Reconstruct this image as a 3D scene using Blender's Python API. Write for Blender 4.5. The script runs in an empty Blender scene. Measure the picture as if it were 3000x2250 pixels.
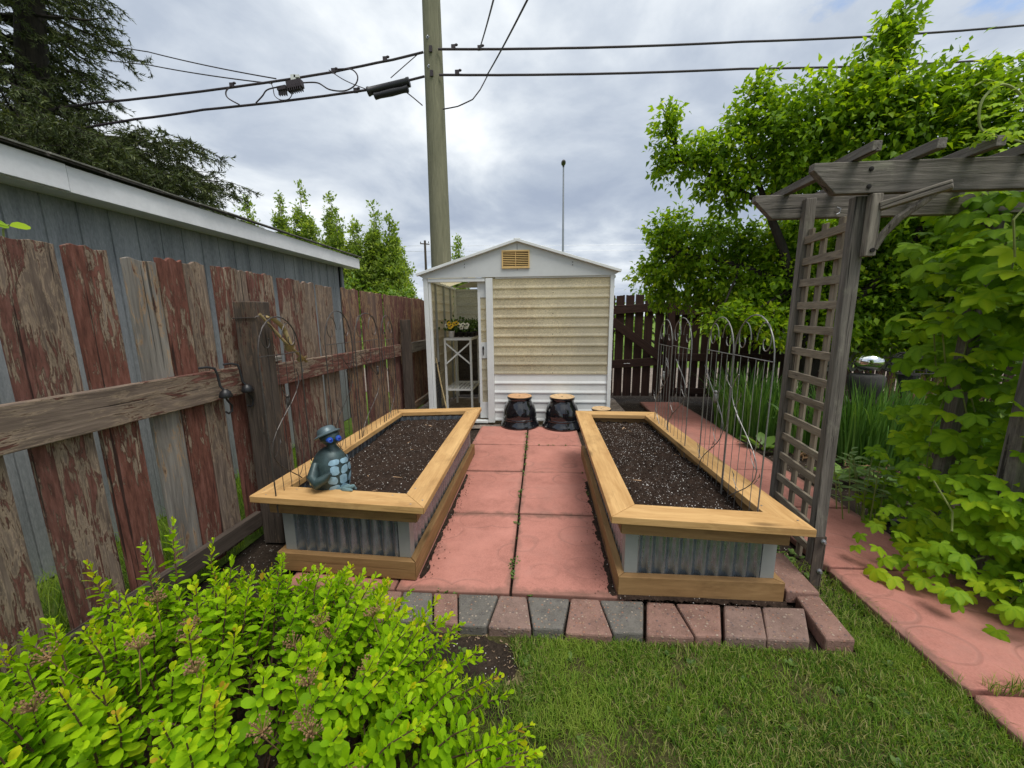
import bpy, math, random
import numpy as np
from mathutils import Vector, Matrix, noise as mnoise
random.seed(7)
RNG = np.random.default_rng(11)
S = bpy.context.scene
C = S.collection
V = Vector
PI = math.pi
U = random.uniform
WM = {}                                   # world matrix of every object we make (no depsgraph update needed)

# ------------------------------------------------------------------ objects
def tag(o, label=None, cat=None, group=None, kind=None):
    if label: o['label'] = label
    if cat: o['category'] = cat
    if group: o['group'] = group
    if kind: o['kind'] = kind
    return o

def thing(name, label, cat, loc=(0, 0, 0), rotz=0, group=None):
    o = bpy.data.objects.new(name, None)
    o.empty_display_size = .1
    C.objects.link(o)
    m = Matrix.Translation(V(loc)) @ Matrix.Rotation(rotz, 4, 'Z')
    o.matrix_basis = m
    WM[o.name] = m
    return tag(o, label, cat, group)

def link(name, me, mat, parent=None, M=None):
    """link a mesh whose vertices are in the local frame M (a world matrix)"""
    o = bpy.data.objects.new(name, me)
    C.objects.link(o)
    if mat: me.materials.append(mat)
    M = M or Matrix.Identity(4)
    if parent is not None:
        o.parent = parent
        o.matrix_basis = WM[parent.name].inverted() @ M
    else:
        o.matrix_basis = M
    WM[o.name] = M
    return o

def dup(o, parent=None, M=None):
    """copy a thing with its parts and sub-parts; M is the new world matrix"""
    c = o.copy()
    C.objects.link(c)
    if parent is None:
        c.matrix_basis = M
        WM[c.name] = M
    else:
        c.parent = parent
        c.matrix_basis = o.matrix_basis
        WM[c.name] = WM[parent.name] @ o.matrix_basis
    for ch in list(o.children):
        dup(ch, c)
    return c

def frame_for(axis, up=(0, 0, 1)):
    z = V(axis).normalized()
    u = V(up)
    if abs(z.dot(u.normalized())) > .95: u = V((0, 1, 0))
    if abs(z.dot(u.normalized())) > .95: u = V((1, 0, 0))
    x = u.cross(z).normalized()
    y = z.cross(x)
    R = Matrix((x, y, z)).transposed()
    return R

class MB:
    """collects geometry in WORLD coordinates; build() links it as ONE mesh object"""
    def __init__(s): s.v = []; s.f = []
    def add(s, vs, fs):
        o = len(s.v)
        s.v += [tuple(p) for p in vs]
        s.f += [tuple(i + o for i in q) for q in fs]
        return s
    def box(s, c, d, R=None):
        a, b, e = d[0] / 2, d[1] / 2, d[2] / 2
        vs = [V((x, y, z)) for z in (-e, e) for y in (-b, b) for x in (-a, a)]
        if R is not None: vs = [R @ p for p in vs]
        vs = [p + V(c) for p in vs]
        return s.add(vs, [(0, 2, 3, 1), (4, 5, 7, 6), (0, 1, 5, 4), (2, 6, 7, 3), (0, 4, 6, 2), (1, 3, 7, 5)])
    def beam(s, p0, p1, w, t, up=(0, 0, 1)):
        """bar from p0 to p1; t measured along up, w sideways"""
        p0, p1 = V(p0), V(p1)
        R = frame_for(p1 - p0, up)
        return s.box((p0 + p1) / 2, (w, t, (p1 - p0).length), R)
    def poly(s, pts, off):
        """planar polygon pushed along a vector"""
        n = len(pts); off = V(off)
        pts = [V(p) for p in pts]
        nrm = V((0, 0, 0))
        for i in range(n):
            a, b = pts[i], pts[(i + 1) % n]
            nrm += a.cross(b)
        if nrm.dot(off) < 0: pts.reverse()
        vs = pts + [p + off for p in pts]
        fs = [tuple(reversed(range(n))), tuple(range(n, 2 * n))]
        fs += [(i, (i + 1) % n, n + (i + 1) % n, n + i) for i in range(n)]
        return s.add(vs, fs)
    def tube(s, pts, r, n=6, cap=True):
        pts = [V(p) for p in pts]
        if not hasattr(r, '__len__'): r = [r] * len(pts)
        vs, fs = [], []
        t0 = (pts[1] - pts[0]).normalized()
        a = t0.orthogonal().normalized()
        for i, p in enumerate(pts):
            t = (pts[min(i + 1, len(pts) - 1)] - pts[max(i - 1, 0)])
            if t.length < 1e-9: t = t0
            t.normalize()
            a = (a - t * a.dot(t))
            if a.length < 1e-6: a = t.orthogonal()
            a.normalize()
            b = t.cross(a)
            for k in range(n):
                q = 2 * PI * k / n
                vs.append(p + (a * math.cos(q) + b * math.sin(q)) * r[i])
        for i in range(len(pts) - 1):
            for k in range(n):
                k2 = (k + 1) % n
                fs.append((i * n + k, i * n + k2, (i + 1) * n + k2, (i + 1) * n + k))
        if cap:
            fs.append(tuple(reversed(range(n))))
            fs.append(tuple(range((len(pts) - 1) * n, len(pts) * n)))
        return s.add(vs, fs)
    def lathe(s, prof, c, n=28, R=None, wob=0):
        vs, fs = [], []
        for j, (r, z) in enumerate(prof):
            for k in range(n):
                q = 2 * PI * k / n
                rr = r * (1 + wob * math.sin(3 * q + j))
                p = V((rr * math.cos(q), rr * math.sin(q), z))
                if R is not None: p = R @ p
                vs.append(p + V(c))
        for j in range(len(prof) - 1):
            for k in range(n):
                k2 = (k + 1) % n
                fs.append((j * n + k, j * n + k2, (j + 1) * n + k2, (j + 1) * n + k))
        fs.append(tuple(reversed(range(n))))
        fs.append(tuple(range((len(prof) - 1) * n, len(prof) * n)))
        return s.add(vs, fs)
    def ball(s, c, rad, n=16, m=10, R=None):
        vs, fs = [], []
        for j in range(1, m):
            a = PI * j / m
            for k in range(n):
                q = 2 * PI * k / n
                p = V((rad[0] * math.sin(a) * math.cos(q), rad[1] * math.sin(a) * math.sin(q), -rad[2] * math.cos(a)))
                if R is not None: p = R @ p
                vs.append(p + V(c))
        lo, hi = V((0, 0, -rad[2])), V((0, 0, rad[2]))
        if R is not None: lo, hi = R @ lo, R @ hi
        vs += [lo + V(c), hi + V(c)]
        for j in range(m - 2):
            for k in range(n):
                k2 = (k + 1) % n
                fs.append((j * n + k, j * n + k2, (j + 1) * n + k2, (j + 1) * n + k))
        b = (m - 1) * n
        for k in range(n):
            k2 = (k + 1) % n
            fs.append((b, k2, k)); fs.append((b + 1, (m - 2) * n + k, (m - 2) * n + k2))
        return s.add(vs, fs)
    def build(s, name, mat, parent=None, axis=None, up=(0, 0, 1), smooth=False, bevel=0, origin=None):
        vs = [V(p) for p in s.v]
        if origin is None:
            lo = V([min(p[i] for p in vs) for i in range(3)]); hi = V([max(p[i] for p in vs) for i in range(3)])
            origin = (lo + hi) / 2
            if axis is None: origin.z = lo.z
        M = Matrix.Translation(V(origin))
        if axis is not None: M = M @ frame_for(axis, up).to_4x4()
        Mi = M.inverted()
        me = bpy.data.meshes.new(name)
        me.from_pydata([Mi @ p for p in vs], [], s.f)
        if smooth:
            me.polygons.foreach_set('use_smooth', [True] * len(me.polygons))
        me.update()
        o = link(name, me, mat, parent, M)
        if smooth == 'angle' or smooth == 1:
            try: me.set_sharp_from_angle(angle=math.radians(42))
            except Exception: pass
        if bevel:
            b = o.modifiers.new('bevel', 'BEVEL'); b.width = bevel; b.segments = 2; b.limit_method = 'ANGLE'; b.angle_limit = math.radians(50)
        return o

def npmesh(name, verts, tris, mat, parent=None, rnd=None, smooth=True, origin=(0, 0, 0), mats=None, mi=None):
    """big meshes from numpy arrays (all triangles); rnd = one value per vertex"""
    verts = np.asarray(verts, dtype=np.float32) - np.asarray(origin, dtype=np.float32)
    tris = np.asarray(tris, dtype=np.int32)
    me = bpy.data.meshes.new(name)
    me.vertices.add(len(verts)); me.vertices.foreach_set('co', verts.ravel())
    me.loops.add(tris.size); me.loops.foreach_set('vertex_index', tris.ravel())
    me.polygons.add(len(tris))
    me.polygons.foreach_set('loop_start', np.arange(0, tris.size, 3, dtype=np.int32))
    if smooth: me.polygons.foreach_set('use_smooth', np.ones(len(tris), dtype=bool))
    if rnd is not None:
        at = me.attributes.new('rnd', 'FLOAT', 'POINT')
        at.data.foreach_set('value', np.asarray(rnd, dtype=np.float32))
    me.update(calc_edges=True)
    if mats:
        for m in mats: me.materials.append(m)
        me.polygons.foreach_set('material_index', np.asarray(mi, dtype=np.int32))
    return link(name, me, mat, parent, Matrix.Translation(V(origin)))

def unit(a):
    return a / np.maximum(np.linalg.norm(a, axis=-1, keepdims=True), 1e-9)

def scatter(tv, tf, pos, d, n, size, rnd=None, wid=None, tone=None):
    """place a template leaf (x across, y along, z out) at every pos with direction d and normal n"""
    tv = np.asarray(tv, float); tf = np.asarray(tf, int)
    d = unit(np.asarray(d, float)); n = np.asarray(n, float)
    n = unit(n - d * (n * d).sum(-1, keepdims=True))
    x = np.cross(d, n)
    N, k = len(pos), len(tv)
    size = np.broadcast_to(np.asarray(size, float), (N,))
    wid = size if wid is None else wid
    out = (np.asarray(pos)[:, None, :] + tv[None, :, 0, None] * (x * wid[:, None])[:, None, :]
           + tv[None, :, 1, None] * (d * size[:, None])[:, None, :] + tv[None, :, 2, None] * (n * size[:, None])[:, None, :])
    tri = (tf[None] + (np.arange(N) * k)[:, None, None]).reshape(-1, 3)
    r = RNG.random(N) if rnd is None else rnd
    rr_ = np.repeat(r, k)
    if tone is not None: rr_ = np.clip(rr_ + np.tile(np.asarray(tone), N), 0, 1)
    return out.reshape(-1, 3), tri, rr_

def join(parts):
    vs, fs, rs, o = [], [], [], 0
    for v, f, r in parts:
        vs.append(v); fs.append(f + o); rs.append(r); o += len(v)
    return np.concatenate(vs), np.concatenate(fs), np.concatenate(rs)

# leaf templates -----------------------------------------------------------
def oval(w=.5, tip=1.0, round_=.55, cup=.10, droop=.12):
    ts = [0, .28, .60, .88, tip]
    ws = [0, .36 * w, .5 * w, .5 * round_ * w, 0]
    v = [(0, 0, 0)]
    for t, q in zip(ts[1:4], ws[1:4]):
        z = -droop * t * t
        v += [(0, t, z), (-q, t * .97, z + cup * q), (q, t * .97, z + cup * q)]
    v.append((0, tip, -droop * tip * tip))
    f = [(0, 3, 1), (0, 1, 2)]
    for a in (1, 4):
        b = a + 3
        f += [(a, a + 2, b + 2), (a, b + 2, b), (a, b, b + 1), (a, b + 1, a + 1)]
    f += [(7, 9, 10), (7, 10, 8)]
    return np.array(v), np.array(f)

def simple(w=.5, fold=.12, droop=.15):
    v = [(0, 0, 0), (w * .5, .42, fold), (0, .45, 0), (-w * .5, .42, fold), (0, 1, -droop)]
    return np.array(v), np.array([(0, 1, 2), (0, 2, 3), (2, 1, 4), (2, 4, 3)])

def palmate(angles=(-100, -48, 0, 48, 100), lens=(.60, .92, 1.05, .92, .60)):
    """lobed climbing-vine leaf: five toothed leaflets with a raised pale midrib"""
    vs, fs, tone, o = [], [], [], 0
    edge = [(.10, .06), (.22, .15), (.30, .135), (.42, .215), (.50, .195), (.60, .225), (.68, .185), (.76, .185), (.83, .12), (.90, .095), (1.0, .0)]
    for a, l in zip(angles, lens):
        q = math.radians(a); lv = [(0, 0, 0)]; tn = [.16]
        for y, w_ in edge[:-1]:
            dz = -.20 * y ** 2.2
            lv += [(0, y, dz), (-w_, y + .02, dz + .30 * w_ - .55 * w_ * w_), (w_, y + .02, dz + .30 * w_ - .55 * w_ * w_)]
            tn += [.15, -.05, -.05]
        lv.append((0, 1.0, -.21)); tn.append(0)
        lf = [(0, 3, 1), (0, 1, 2)]
        for k in range(len(edge) - 2):
            b = 1 + 3 * k; c = b + 3
            lf += [(b, b + 2, c + 2), (b, c + 2, c), (b, c, c + 1), (b, c + 1, b + 1)]
        b = 1 + 3 * (len(edge) - 2); c = len(lv) - 1
        lf += [(b, b + 2, c), (b, c, b + 1)]
        for x, y, z in lv:
            x, y, z = x * l * 1.15, y * l, z * l
            vs.append((x * math.cos(q) + y * math.sin(q), -x * math.sin(q) + y * math.cos(q) + .12, z - .10 * abs(a) / 96 * y))
        fs += [tuple(i + o for i in t) for t in lf]; tone += tn
        o += len(lv)
    return np.array(vs), np.array(fs), np.array(tone)

# ------------------------------------------------------------------ materials
class G:
    """small node-graph writer"""
    def __init__(s, name):
        s.m = bpy.data.materials.new(name); s.m.use_nodes = True
        s.t = s.m.node_tree; s.t.nodes.clear()
        s.out = s.t.nodes.new('ShaderNodeOutputMaterial')
        s._co = None
    def n(s, typ, ins=None, **at):
        x = s.t.nodes.new('ShaderNode' + typ)
        for k, v in at.items(): setattr(x, k, v)
        for k, v in (ins or {}).items():
            sk = x.inputs[k]
            if isinstance(v, bpy.types.NodeSocket): s.t.links.new(v, sk)
            else: sk.default_value = v
        return x
    def co(s, scale=(1, 1, 1), rand=True):
        tc = s.n('TexCoord').outputs['Object']
        if rand:
            r = s.n('ObjectInfo').outputs['Random']
            mu = s.n('Math', {0: r, 1: 41.0}, operation='MULTIPLY').outputs[0]
            cb = s.n('CombineXYZ', {0: mu, 1: mu, 2: mu}).outputs[0]
            tc = s.n('VectorMath', {0: tc, 1: cb}, operation='ADD').outputs[0]
        return s.n('Mapping', {'Vector': tc, 'Scale': scale}).outputs[0]
    def noise(s, vec, scale=5, detail=4, rough=.55, dist=0):
        return s.n('TexNoise', {'Vector': vec, 'Scale': scale, 'Detail': detail, 'Roughness': rough, 'Distortion': dist}).outputs['Fac']
    def ramp(s, fac, stops, interp='LINEAR'):
        x = s.n('ValToRGB', {'Fac': fac})
        e = x.color_ramp; e.interpolation = interp
        while len(e.elements) < len(stops): e.elements.new(.5)
        for el, (p, c) in zip(e.elements, stops):
            el.position = p
            el.color = (c, c, c, 1) if not hasattr(c, '__len__') else (*c, 1)
        return x.outputs['Color']
    def mix(s, fac, a, b, blend='MIX'):
        x = s.n('Mix', data_type='RGBA', blend_type=blend)
        for k, v in ((0, fac), (6, a), (7, b)):
            if isinstance(v, bpy.types.NodeSocket): s.t.links.new(v, x.inputs[k])
            else: x.inputs[k].default_value = v if not hasattr(v, '__len__') else ((*v, 1) if len(v) == 3 else v)
        return x.outputs[2]
    def math(s, op, a, b=0.0, c=None):
        d = {0: a, 1: b}
        if c is not None: d[2] = c
        return s.n('Math', d, operation=op).outputs[0]
    def bump(s, h, strength=.4, dist=.01):
        return s.n('Bump', {'Height': h, 'Strength': strength, 'Distance': dist}).outputs[0]
    def done(s, col, rough=.8, spec=.3, bump=None, metal=0, trans=0, tcol=None, coat=0, alpha=None):
        d = {'Roughness': rough, 'Specular IOR Level': spec, 'Metallic': metal}
        if coat: d['Coat Weight'] = coat; d['Coat Roughness'] = .03
        if bump is not None: d['Normal'] = bump
        if isinstance(col, bpy.types.NodeSocket): d['Base Color'] = col
        else: d['Base Color'] = (*col, 1)
        b = s.n('BsdfPrincipled', d).outputs[0]
        if trans:
            td = {'Color': tcol if isinstance(tcol, bpy.types.NodeSocket) else (*(tcol or (.5, .5, .5)), 1)}
            if bump is not None: td['Normal'] = bump
            t = s.n('BsdfTranslucent', td).outputs[0]
            b = s.n('MixShader', {0: trans, 1: b, 2: t}).outputs[0]
        s.t.links.new(b, s.out.inputs[0])
        return s.m

def plain(name, col, rough=.6, spec=.4, metal=0, var=.12, scale=6, coat=0, bump=0):
    g = G(name); c = g.co()
    f = g.noise(c, scale, 5)
    f2 = g.noise(c, scale * 9, 3)
    k = g.math('ADD', g.math('MULTIPLY', f, .7), g.math('MULTIPLY', f2, .3))
    lo = tuple(x * (1 - var * 1.6) for x in col); hi = tuple(min(1, x * (1 + var * 1.4)) for x in col)
    cc = g.ramp(k, [(.3, lo), (.7, hi)])
    return g.done(cc, rough, spec, g.bump(f2, bump, .004) if bump else None, metal, coat=coat)

def wood(name, dark, light, paint=None, amt=.5, bare=(.42, .27, .15), rough=.85, grain=1.0, knots=False, moss=0, gs=38, bumpy=.5, crack=.8):
    """grain runs along local Z.  paint = colour of old flaking paint, amt = how much is left"""
    g = G(name)
    c = g.co((1, 1, 1))
    wv = g.co((gs, gs, 1.6))
    warp = g.noise(g.co((5, 5, 1.2)), 1.0, 3)
    wv2 = g.n('VectorMath', {0: wv, 1: g.n('CombineXYZ', {0: g.math('MULTIPLY', warp, 7.0), 1: g.math('MULTIPLY', warp, 5.0), 2: 0.0}).outputs[0]}, operation='ADD').outputs[0]
    gr = g.noise(wv2, 1.0, 7, .65)
    big = g.noise(g.co((6, 6, 1.5)), 1.0, 4)
    fs = g.noise(g.co((gs * 3.4, gs * 3.4, 4.5)), 1.0, 4, .7)
    mixed = g.math('ADD', g.math('ADD', g.math('MULTIPLY', gr, .46), g.math('MULTIPLY', fs, .30)), g.math('MULTIPLY', big, .24))
    mid = tuple((a + b) / 2 for a, b in zip(dark, light))
    col = g.ramp(mixed, [(.50 - .17 / grain, dark), (.5, mid), (.50 + .15 / grain, light)])
    h = gr
    if knots:
        vo = g.n('TexVoronoi', {'Vector': g.co((7, 7, 1.9)), 'Scale': 1.0, 'Randomness': 1.0}).outputs['Distance']
        kn = g.ramp(vo, [(.06, 1.0), (.17, 0.0)])
        col = g.mix(g.math('MULTIPLY', kn, .85), col, tuple(x * .36 for x in mid))
        sn_ = g.ramp(g.noise(g.co((7, 7, 3.5)), 1.0, 6, .7), [(.52, 0.0), (.68, 1.0)])
        col = g.mix(g.math('MULTIPLY', sn_, .38), col, tuple(x * .48 for x in dark))
    if paint:
        pm = g.noise(g.co((30, 30, 6.5)), 1.0, 9, .74, .9)
        pb = g.noise(g.co((5.5, 5.5, 2.0)), 1.0, 4, .6)
        rnd = g.n('ObjectInfo').outputs['Random']
        k = g.math('ADD', g.math('MULTIPLY', pm, .52), g.math('MULTIPLY', pb, .38))
        k = g.math('ADD', k, g.math('MULTIPLY', fs, .24))
        k = g.math('ADD', k, g.math('MULTIPLY_ADD', rnd, .11, amt - .57 - .055))
        pk = g.ramp(k, [(.555, 0.0), (.575, 1.0)])
        edge = g.ramp(k, [(.50, 0.0), (.535, 1.0)])
        pv = g.noise(g.co((55, 55, 9)), 1.0, 6, .7)
        pcol = g.ramp(pv, [(.34, tuple(x * .5 for x in paint)), (.52, paint), (.70, tuple(min(1, x * 1.35 + .02) for x in paint))])
        tan = g.ramp(gr, [(.35, tuple(x * .6 for x in bare)), (.65, bare)])
        col = g.mix(g.math('MULTIPLY', edge, .75), col, tan)
        col = g.mix(pk, col, pcol)
        h = g.math('ADD', g.math('MULTIPLY', gr, .5), g.math('MULTIPLY', pk, .5))
    ck = g.ramp(g.noise(g.co((46, 46, 1.1)), 1.0, 3, .5, .4), [(.655, 0.0), (.69, 1.0)])
    if crack: col = g.mix(g.math('MULTIPLY', ck, crack), col, tuple(x * .28 for x in dark))
    if moss:
        ms = g.ramp(g.noise(g.co((9, 9, 5)), 1.0, 7, .7), [(.56, 0.0), (.68, 1.0)])
        col = g.mix(g.math('MULTIPLY', ms, moss), col, (.30, .29, .22))
    return g.done(col, rough, .25, g.bump(g.math('SUBTRACT', h, g.math('MULTIPLY', ck, .4)), bumpy, .006))

def leafmat(name, stops, rough=.5, trans=.32, spec=.35, tcol=None, gain=1.5):
    g = G(name)
    a = g.n('Attribute', attribute_name='rnd').outputs['Fac']
    col = g.ramp(a, stops)
    nz = g.noise(g.co((1, 1, 1)), 60, 3)
    col = g.mix(g.math('MULTIPLY', nz, .35), col, (.02, .035, .008), 'MIX') if False else col
    tc = g.mix(1.0, col, (gain * 1.05, gain, gain * .45), 'MULTIPLY')
    return g.done(col, rough, spec, None, 0, trans, tc)
# ------------------------------------------------------------------ the materials
M_ = {}
GREYD, GREYL = (.085, .072, .06), (.30, .265, .225)
RED = (.152, .060, .043)
M_['fence_red'] = wood('old red paint', (.055, .038, .032), (.32, .26, .21), RED, .578, bare=(.40,.30,.21), gs=34, bumpy=1.0)
M_['fence_half'] = wood('half gone red paint', (.042, .028, .023), (.27, .205, .16), (.140, .060, .046), .545, bare=(.36,.27,.19), gs=34, bumpy=1.0)
M_['fence_grey'] = wood('bare grey board', (.075, .066, .058), (.30, .275, .245), (.15, .06, .05), .46, gs=34, bumpy=1.0)
M_['fence_far'] = wood('worn red brown board', (.042, .025, .022), (.21, .14, .11), (.132, .057, .048), .56, gs=30, bumpy=1.0)
M_['post'] = wood('dark old post', (.018, .014, .012), (.118, .092, .074), (.075, .032, .026), .46, bare=(.16,.11,.075), gs=30)
M_['gate'] = wood('dark brown stain', (.020, .010, .008), (.060, .030, .024), None, gs=30, rough=.7)
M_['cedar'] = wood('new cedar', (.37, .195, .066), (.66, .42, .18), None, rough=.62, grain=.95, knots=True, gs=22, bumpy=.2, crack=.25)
M_['cedar_low'] = wood('darker cedar', (.185, .10, .038), (.37, .225, .098), None, rough=.7, grain=.95, knots=True, gs=22, bumpy=.25, crack=.3)  # darker cedar tone used on the apron and base boards
M_['arbor'] = wood('weathered grey timber', (.034, .030, .026), (.235, .210, .180), None, gs=44, moss=.45, bumpy=1.1)
M_['lattice_wood'] = wood('greyed lattice strip', (.080, .064, .048), (.34, .285, .21), None, gs=50, moss=.45, bumpy=.8)
M_['arbor_pale'] = wood('bleached cracked timber', (.075, .062, .05), (.31, .275, .225), None, gs=50, grain=1.5, bumpy=1.0)
M_['pole'] = wood('treated pole', (.115, .115, .075), (.245, .235, .155), None, gs=26, grain=.9, bumpy=.4)
M_['bark'] = wood('bark', (.012, .010, .009), (.055, .045, .036), None, gs=24, bumpy=1.2)
M_['paletrunk'] = plain('pale trunk', (.30, .29, .25), .8)
M_['stem'] = plain('brown stem', (.085, .045, .028), .7)
M_['vinestem'] = plain('green stem', (.20, .24, .06), .55)
M_['deadflower'] = plain('dried flower', (.225, .130, .062), .9, var=.4)

def slabmat(name, base, dirt=.35):
    g = G(name)
    c = g.co((1, 1, 1))
    w = g.n('TexNoise', {'Vector': g.co((2.2, 2.2, 2.2)), 'Scale': 1.0, 'Detail': 2.0}).outputs['Color']
    wv = g.n('VectorMath', {0: c, 1: g.n('VectorMath', {0: w, 3: .55}, operation='SCALE').outputs[0]}, operation='ADD').outputs[0]
    v1 = g.n('TexVoronoi', {'Vector': g.n('Mapping', {'Vector': c, 'Scale': (1.0, 1.25, 0.0)}).outputs[0], 'Scale': 2.9, 'Randomness': .8}).outputs['Distance']
    v1 = g.math('MULTIPLY_ADD', g.noise(c, 5, 2), .12, g.math('SUBTRACT', v1, .06))
    groove = g.ramp(v1, [(.385, 0.0), (.405, 1.0), (.425, .9), (.45, 0.0)])
    nz = g.noise(c, 3.0, 5, .6); fine = g.noise(c, 130, 3, .6); mid = g.noise(c, 14, 5, .7)
    k = g.math('ADD', g.math('MULTIPLY', nz, .40), g.math('ADD', g.math('MULTIPLY', fine, .32), g.math('MULTIPLY', mid, .28)))
    col = g.ramp(k, [(.36, tuple(x * .70 for x in base)), (.51, base), (.66, tuple(min(1, x * 1.13 + .015) for x in base))])
    col = g.mix(g.math('MULTIPLY', g.math('MULTIPLY', groove, g.ramp(g.noise(c, 2.5, 3), [(.36, .0), (.62, 1.0)])), .42), col, (.23, .125, .10))
    dm = g.ramp(g.noise(g.co((1.6, 1.6, 1.6)), 1.0, 8, .72), [(.54, 0.0), (.70, 1.0)])
    col = g.mix(g.math('MULTIPLY', dm, dirt), col, (.17, .10, .08))
    so_ = g.n('SeparateXYZ', {0: g.n('TexCoord').outputs['Object']})
    ex = g.math('MULTIPLY', g.math('ABSOLUTE', so_.outputs[0]), 3.2); ey = g.math('MULTIPLY', g.math('ABSOLUTE', so_.outputs[1]), 2.53)
    ed = g.math('ADD', g.math('MAXIMUM', ex, ey), g.math('MULTIPLY_ADD', g.noise(c, 11, 6, .7), .36, -.18))
    em = g.ramp(ed, [(.90, 0.0), (1.0, 1.0)])
    col = g.mix(g.math('MULTIPLY', em, .62), col, (.115, .075, .055))
    st_ = g.ramp(g.noise(g.co((3.2, 3.2, 3.2)), 1.0, 6, .65), [(.50, 0.0), (.66, 1.0)])
    col = g.mix(g.math('MULTIPLY', st_, .30), col, tuple(min(1, x * 1.35 + .03) for x in base))
    sp = g.ramp(g.n('TexVoronoi', {'Vector': c, 'Scale': 42.0}).outputs['Distance'], [(.03, 1.0), (.06, 0.0)])
    sn = g.ramp(g.noise(c, 5.5, 3), [(.56, 0.0), (.64, 1.0)])
    col = g.mix(g.math('MULTIPLY', g.math('MULTIPLY', sp, sn), .8), col, (.035, .024, .018))
    h = g.math('SUBTRACT', g.math('MULTIPLY', fine, .12), groove)
    return g.done(col, .86, .25, g.bump(h, .45, .006))
M_['slab'] = slabmat('pink concrete', (.425, .183, .143), .40)
M_['pathslab'] = slabmat('worn pink concrete', (.385, .163, .127), .65)

def brickmat(name, base):
    g = G(name)
    c = g.co((1, 1, 1))
    v = g.n('TexVoronoi', {'Vector': c, 'Scale': 62.0, 'Randomness': 1.0})
    d, vc = v.outputs['Distance'], v.outputs['Color']
    sel = g.n('SeparateColor', {0: vc}).outputs[0]
    peb = g.math('MULTIPLY', g.ramp(d, [(.26, 1.0), (.40, 0.0)]), g.ramp(sel, [(.42, 0.0), (.50, 1.0)]))
    pcol = g.ramp(g.n('SeparateColor', {0: vc}).outputs[1], [(.0, (.34, .24, .16)), (.30, (.42, .35, .28)), (.5, (.10, .09, .10)), (.75, (.34, .16, .10))], 'CONSTANT')
    nz = g.noise(c, 9, 6, .7); fine = g.noise(c, 160, 3, .7)
    k = g.math('ADD', g.math('MULTIPLY', nz, .6), g.math('MULTIPLY', fine, .4))
    col = g.ramp(k, [(.33, tuple(x * .55 for x in base)), (.52, base), (.7, tuple(x * 1.3 for x in base))])
    col = g.mix(g.math('MULTIPLY', peb, .55), col, pcol)
    h = g.math('ADD', g.math('MULTIPLY', fine, .5), g.math('MULTIPLY', peb, .5))
    return g.done(col, .92, .2, g.bump(h, .8, .006))
M_['brick_pink'] = brickmat('pink aggregate', (.235, .138, .110))
M_['brick_grey'] = brickmat('grey aggregate', (.140, .130, .115))
M_['brick_mix'] = brickmat('pink grey aggregate', (.212, .142, .118))

def soilmat(name, base, white=1.0, scale=1.0):
    g = G(name)
    c = g.co((1, 1, 1), False)
    n1 = g.noise(c, 60 * scale, 6, .75); n2 = g.noise(c, 7, 4)
    k = g.math('ADD', g.math('MULTIPLY', n1, .7), g.math('MULTIPLY', n2, .3))
    col = g.ramp(k, [(.34, tuple(x * .35 for x in base)), (.52, base), (.72, tuple(x * 1.9 for x in base))])
    if white:
        v = g.n('TexVoronoi', {'Vector': c, 'Scale': 80.0 * scale})
        s = g.n('SeparateColor', {0: v.outputs['Color']}).outputs[0]
        dens = g.math('MULTIPLY_ADD', g.noise(c, 4, 3), .5, .56 - .05 * white)
        spk = g.math('MULTIPLY', g.ramp(v.outputs['Distance'], [(.14, 1.0), (.26, 0.0)]), g.math('GREATER_THAN', s, dens))
        tone = g.ramp(g.n('SeparateColor', {0: v.outputs['Color']}).outputs[1], [(.3, (.16, .12, .09)), (.6, (.40, .36, .31)), (.85, (.80, .77, .72))])
        col = g.mix(spk, col, tone)
    return g.done(col, .95, .15, g.bump(n1, 1.0, .012))
M_['soil'] = soilmat('potting soil', (.036, .023, .0165), .8)
M_['earth'] = soilmat('garden earth', (.036, .026, .019), .5)
M_['perlite'] = plain('perlite', (.72, .70, .67), .9)
M_['chip'] = plain('wood chip', (.45, .29, .17), .85, var=.3)
M_['gravel'] = soilmat('gravel', (.22, .18, .15), 1.6, .6)

def fieldmat():
    g = G('field grass'); c = g.co((1, 1, 1), False)
    k = g.math('ADD', g.math('MULTIPLY', g.noise(c, .35, 5), .5), g.math('MULTIPLY', g.noise(c, 9, 5, .7), .5))
    col = g.ramp(k, [(.33, (.07, .12, .02)), (.5, (.13, .21, .035)), (.68, (.22, .27, .07))])
    return g.done(col, .95, .1, g.bump(g.noise(c, 40, 4, .8), 1.0, .05))
M_['field'] = fieldmat()
def thatchmat():
    g = G('lawn thatch'); c = g.co((1, 1, 1), False)
    k = g.math('ADD', g.math('MULTIPLY', g.noise(c, 5, 4), .4), g.math('MULTIPLY', g.noise(c, 90, 5, .8), .6))
    col = g.ramp(k, [(.36, (.040, .040, .016)), (.52, (.11, .105, .038)), (.68, (.27, .22, .115))])
    return g.done(col, .95, .1, g.bump(g.noise(c, 120, 4, .8), 1.0, .02))
M_['thatch'] = thatchmat()

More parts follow.
